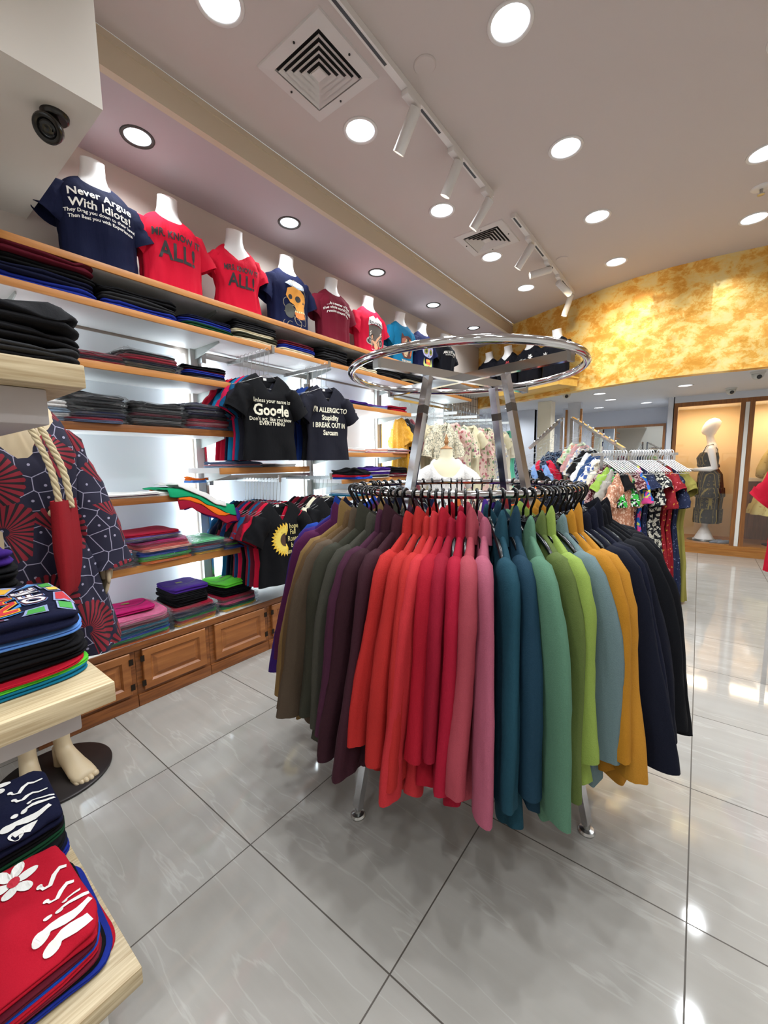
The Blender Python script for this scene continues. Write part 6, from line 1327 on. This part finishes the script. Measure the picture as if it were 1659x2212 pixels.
lathe_thing('turntable', 'flat black round base under the mannequin in profile', 'stand base', (1.86, 7.36, .1405), [(.001, .0), (.2, 0), (.2, .0), (.2, -.0), (.2, .0005)], BLACK)
# second mannequin in pale yellow ruffled dress
t = thing('mannequin', 'mannequin in a pale yellow ruffled dress, cut by the right edge', 'mannequin', (2.62, 7.34, .14), -H90 * .7)
bm = bmesh.new(); loft(bm, [oval(*q) for q in ((.3, .05, .05, 0), (.62, .14, .10, .01), (.85, .16, .12, .02), (1.02, .115, .085, .0), (1.16, .13, .105, -.025), (1.28, .155, .09, .0), (1.345, .14, .065, .01), (1.38, .07, .055, .01), (1.41, .05, .05, .0), (1.50, .045, .05, -.02), (1.56, .068, .092, -.03), (1.62, .076, .10, -.01), (1.68, .070, .09, .01), (1.72, .045, .055, .015))]); link_mesh('body', bm, MANQ, t)
bm = bmesh.new(); rings = []
for z, a, b in ((.42, .36, .30), (.55, .33, .27), (.56, .30, .25), (.72, .27, .22), (.73, .24, .2), (.95, .18, .15), (1.02, .14, .11), (1.15, .16, .14), (1.30, .19, .12), (1.34, .13, .08)):
    rings.append([((a + .02 * sin(11 * th) * (1.4 - z)) * cos(th), (b + .02 * sin(11 * th) * (1.4 - z)) * sin(th), z) for th in [2 * pi * k / 88 for k in range(88)]])
loft(bm, rings, False, False); link_mesh('dress', bm, pattern('pale_yellow', '#c9b878', '#b09a58', None, 18, 'spots'), t, sharp=60)
for s in (-1, 1):
    bm = bmesh.new(); tube(bm, [(s * .15, 0, 1.32), (s * .24, -.0, 1.15), (s * .25, -.06, 1.0), (s * .22, -.12, .92)], [.06, .095, .085, .05], 16); link_mesh('sleeve', bm, pattern('pale_yellow', '#c9b878', '#b09a58', None, 18, 'spots'), t)
bm = bmesh.new(); lathe(bm, [(.14, 0), (.14, .012), (.02, .03), (.02, .32)], 24); link_mesh('stand', bm, plain('stand_black', '#15120f', .4), t, sharp=50)
for i, (x, y) in enumerate(((2.0, 7.16), (2.08, 7.17))):
    bm = bmesh.new(); loft(bm, [oval(z, a, b, yo, 18) for z, a, b, yo in ((0, .03, .085, 0), (.012, .034, .09, 0), (.03, .028, .075, .005), (.045, .016, .04, .03))]); o = link_mesh('shoe', bm, plain('shoe_grey', '#68707c', .5), None); o.location = (x, y, .1405); o.rotation_euler = (0, 0, radians(-60)); tag(o, 'grey flat shoe on the showcase floor, %s one of the pair' % ('left', 'right')[i], 'shoe', 'pair of grey shoes in the showcase')
# mirror on the far wall
t = thing('wall_mirror', 'wide wood-framed wall mirror behind the racks', 'mirror', (.17, 8.14, 0))
bm = bmesh.new(); MW, z0, z1 = 1.1, .55, 1.90
bx(bm, 0, MW, .0, .03, z1 - .04, z1); bx(bm, 0, MW, .0, .03, z0, z0 + .04); bx(bm, 0, .035, .0, .03, z0 + .04, z1 - .04); bx(bm, MW - .035, MW, 0, .03, z0 + .04, z1 - .04); link_mesh('mirror_frame', bm, W3, t, smooth=False)
bm = bmesh.new(); bx(bm, .035, MW - .035, .012, .02, z0 + .04, z1 - .04); link_mesh('mirror_glass', bm, plain('mirror', '#d4d8d8', .01, 1.0), t, smooth=False)
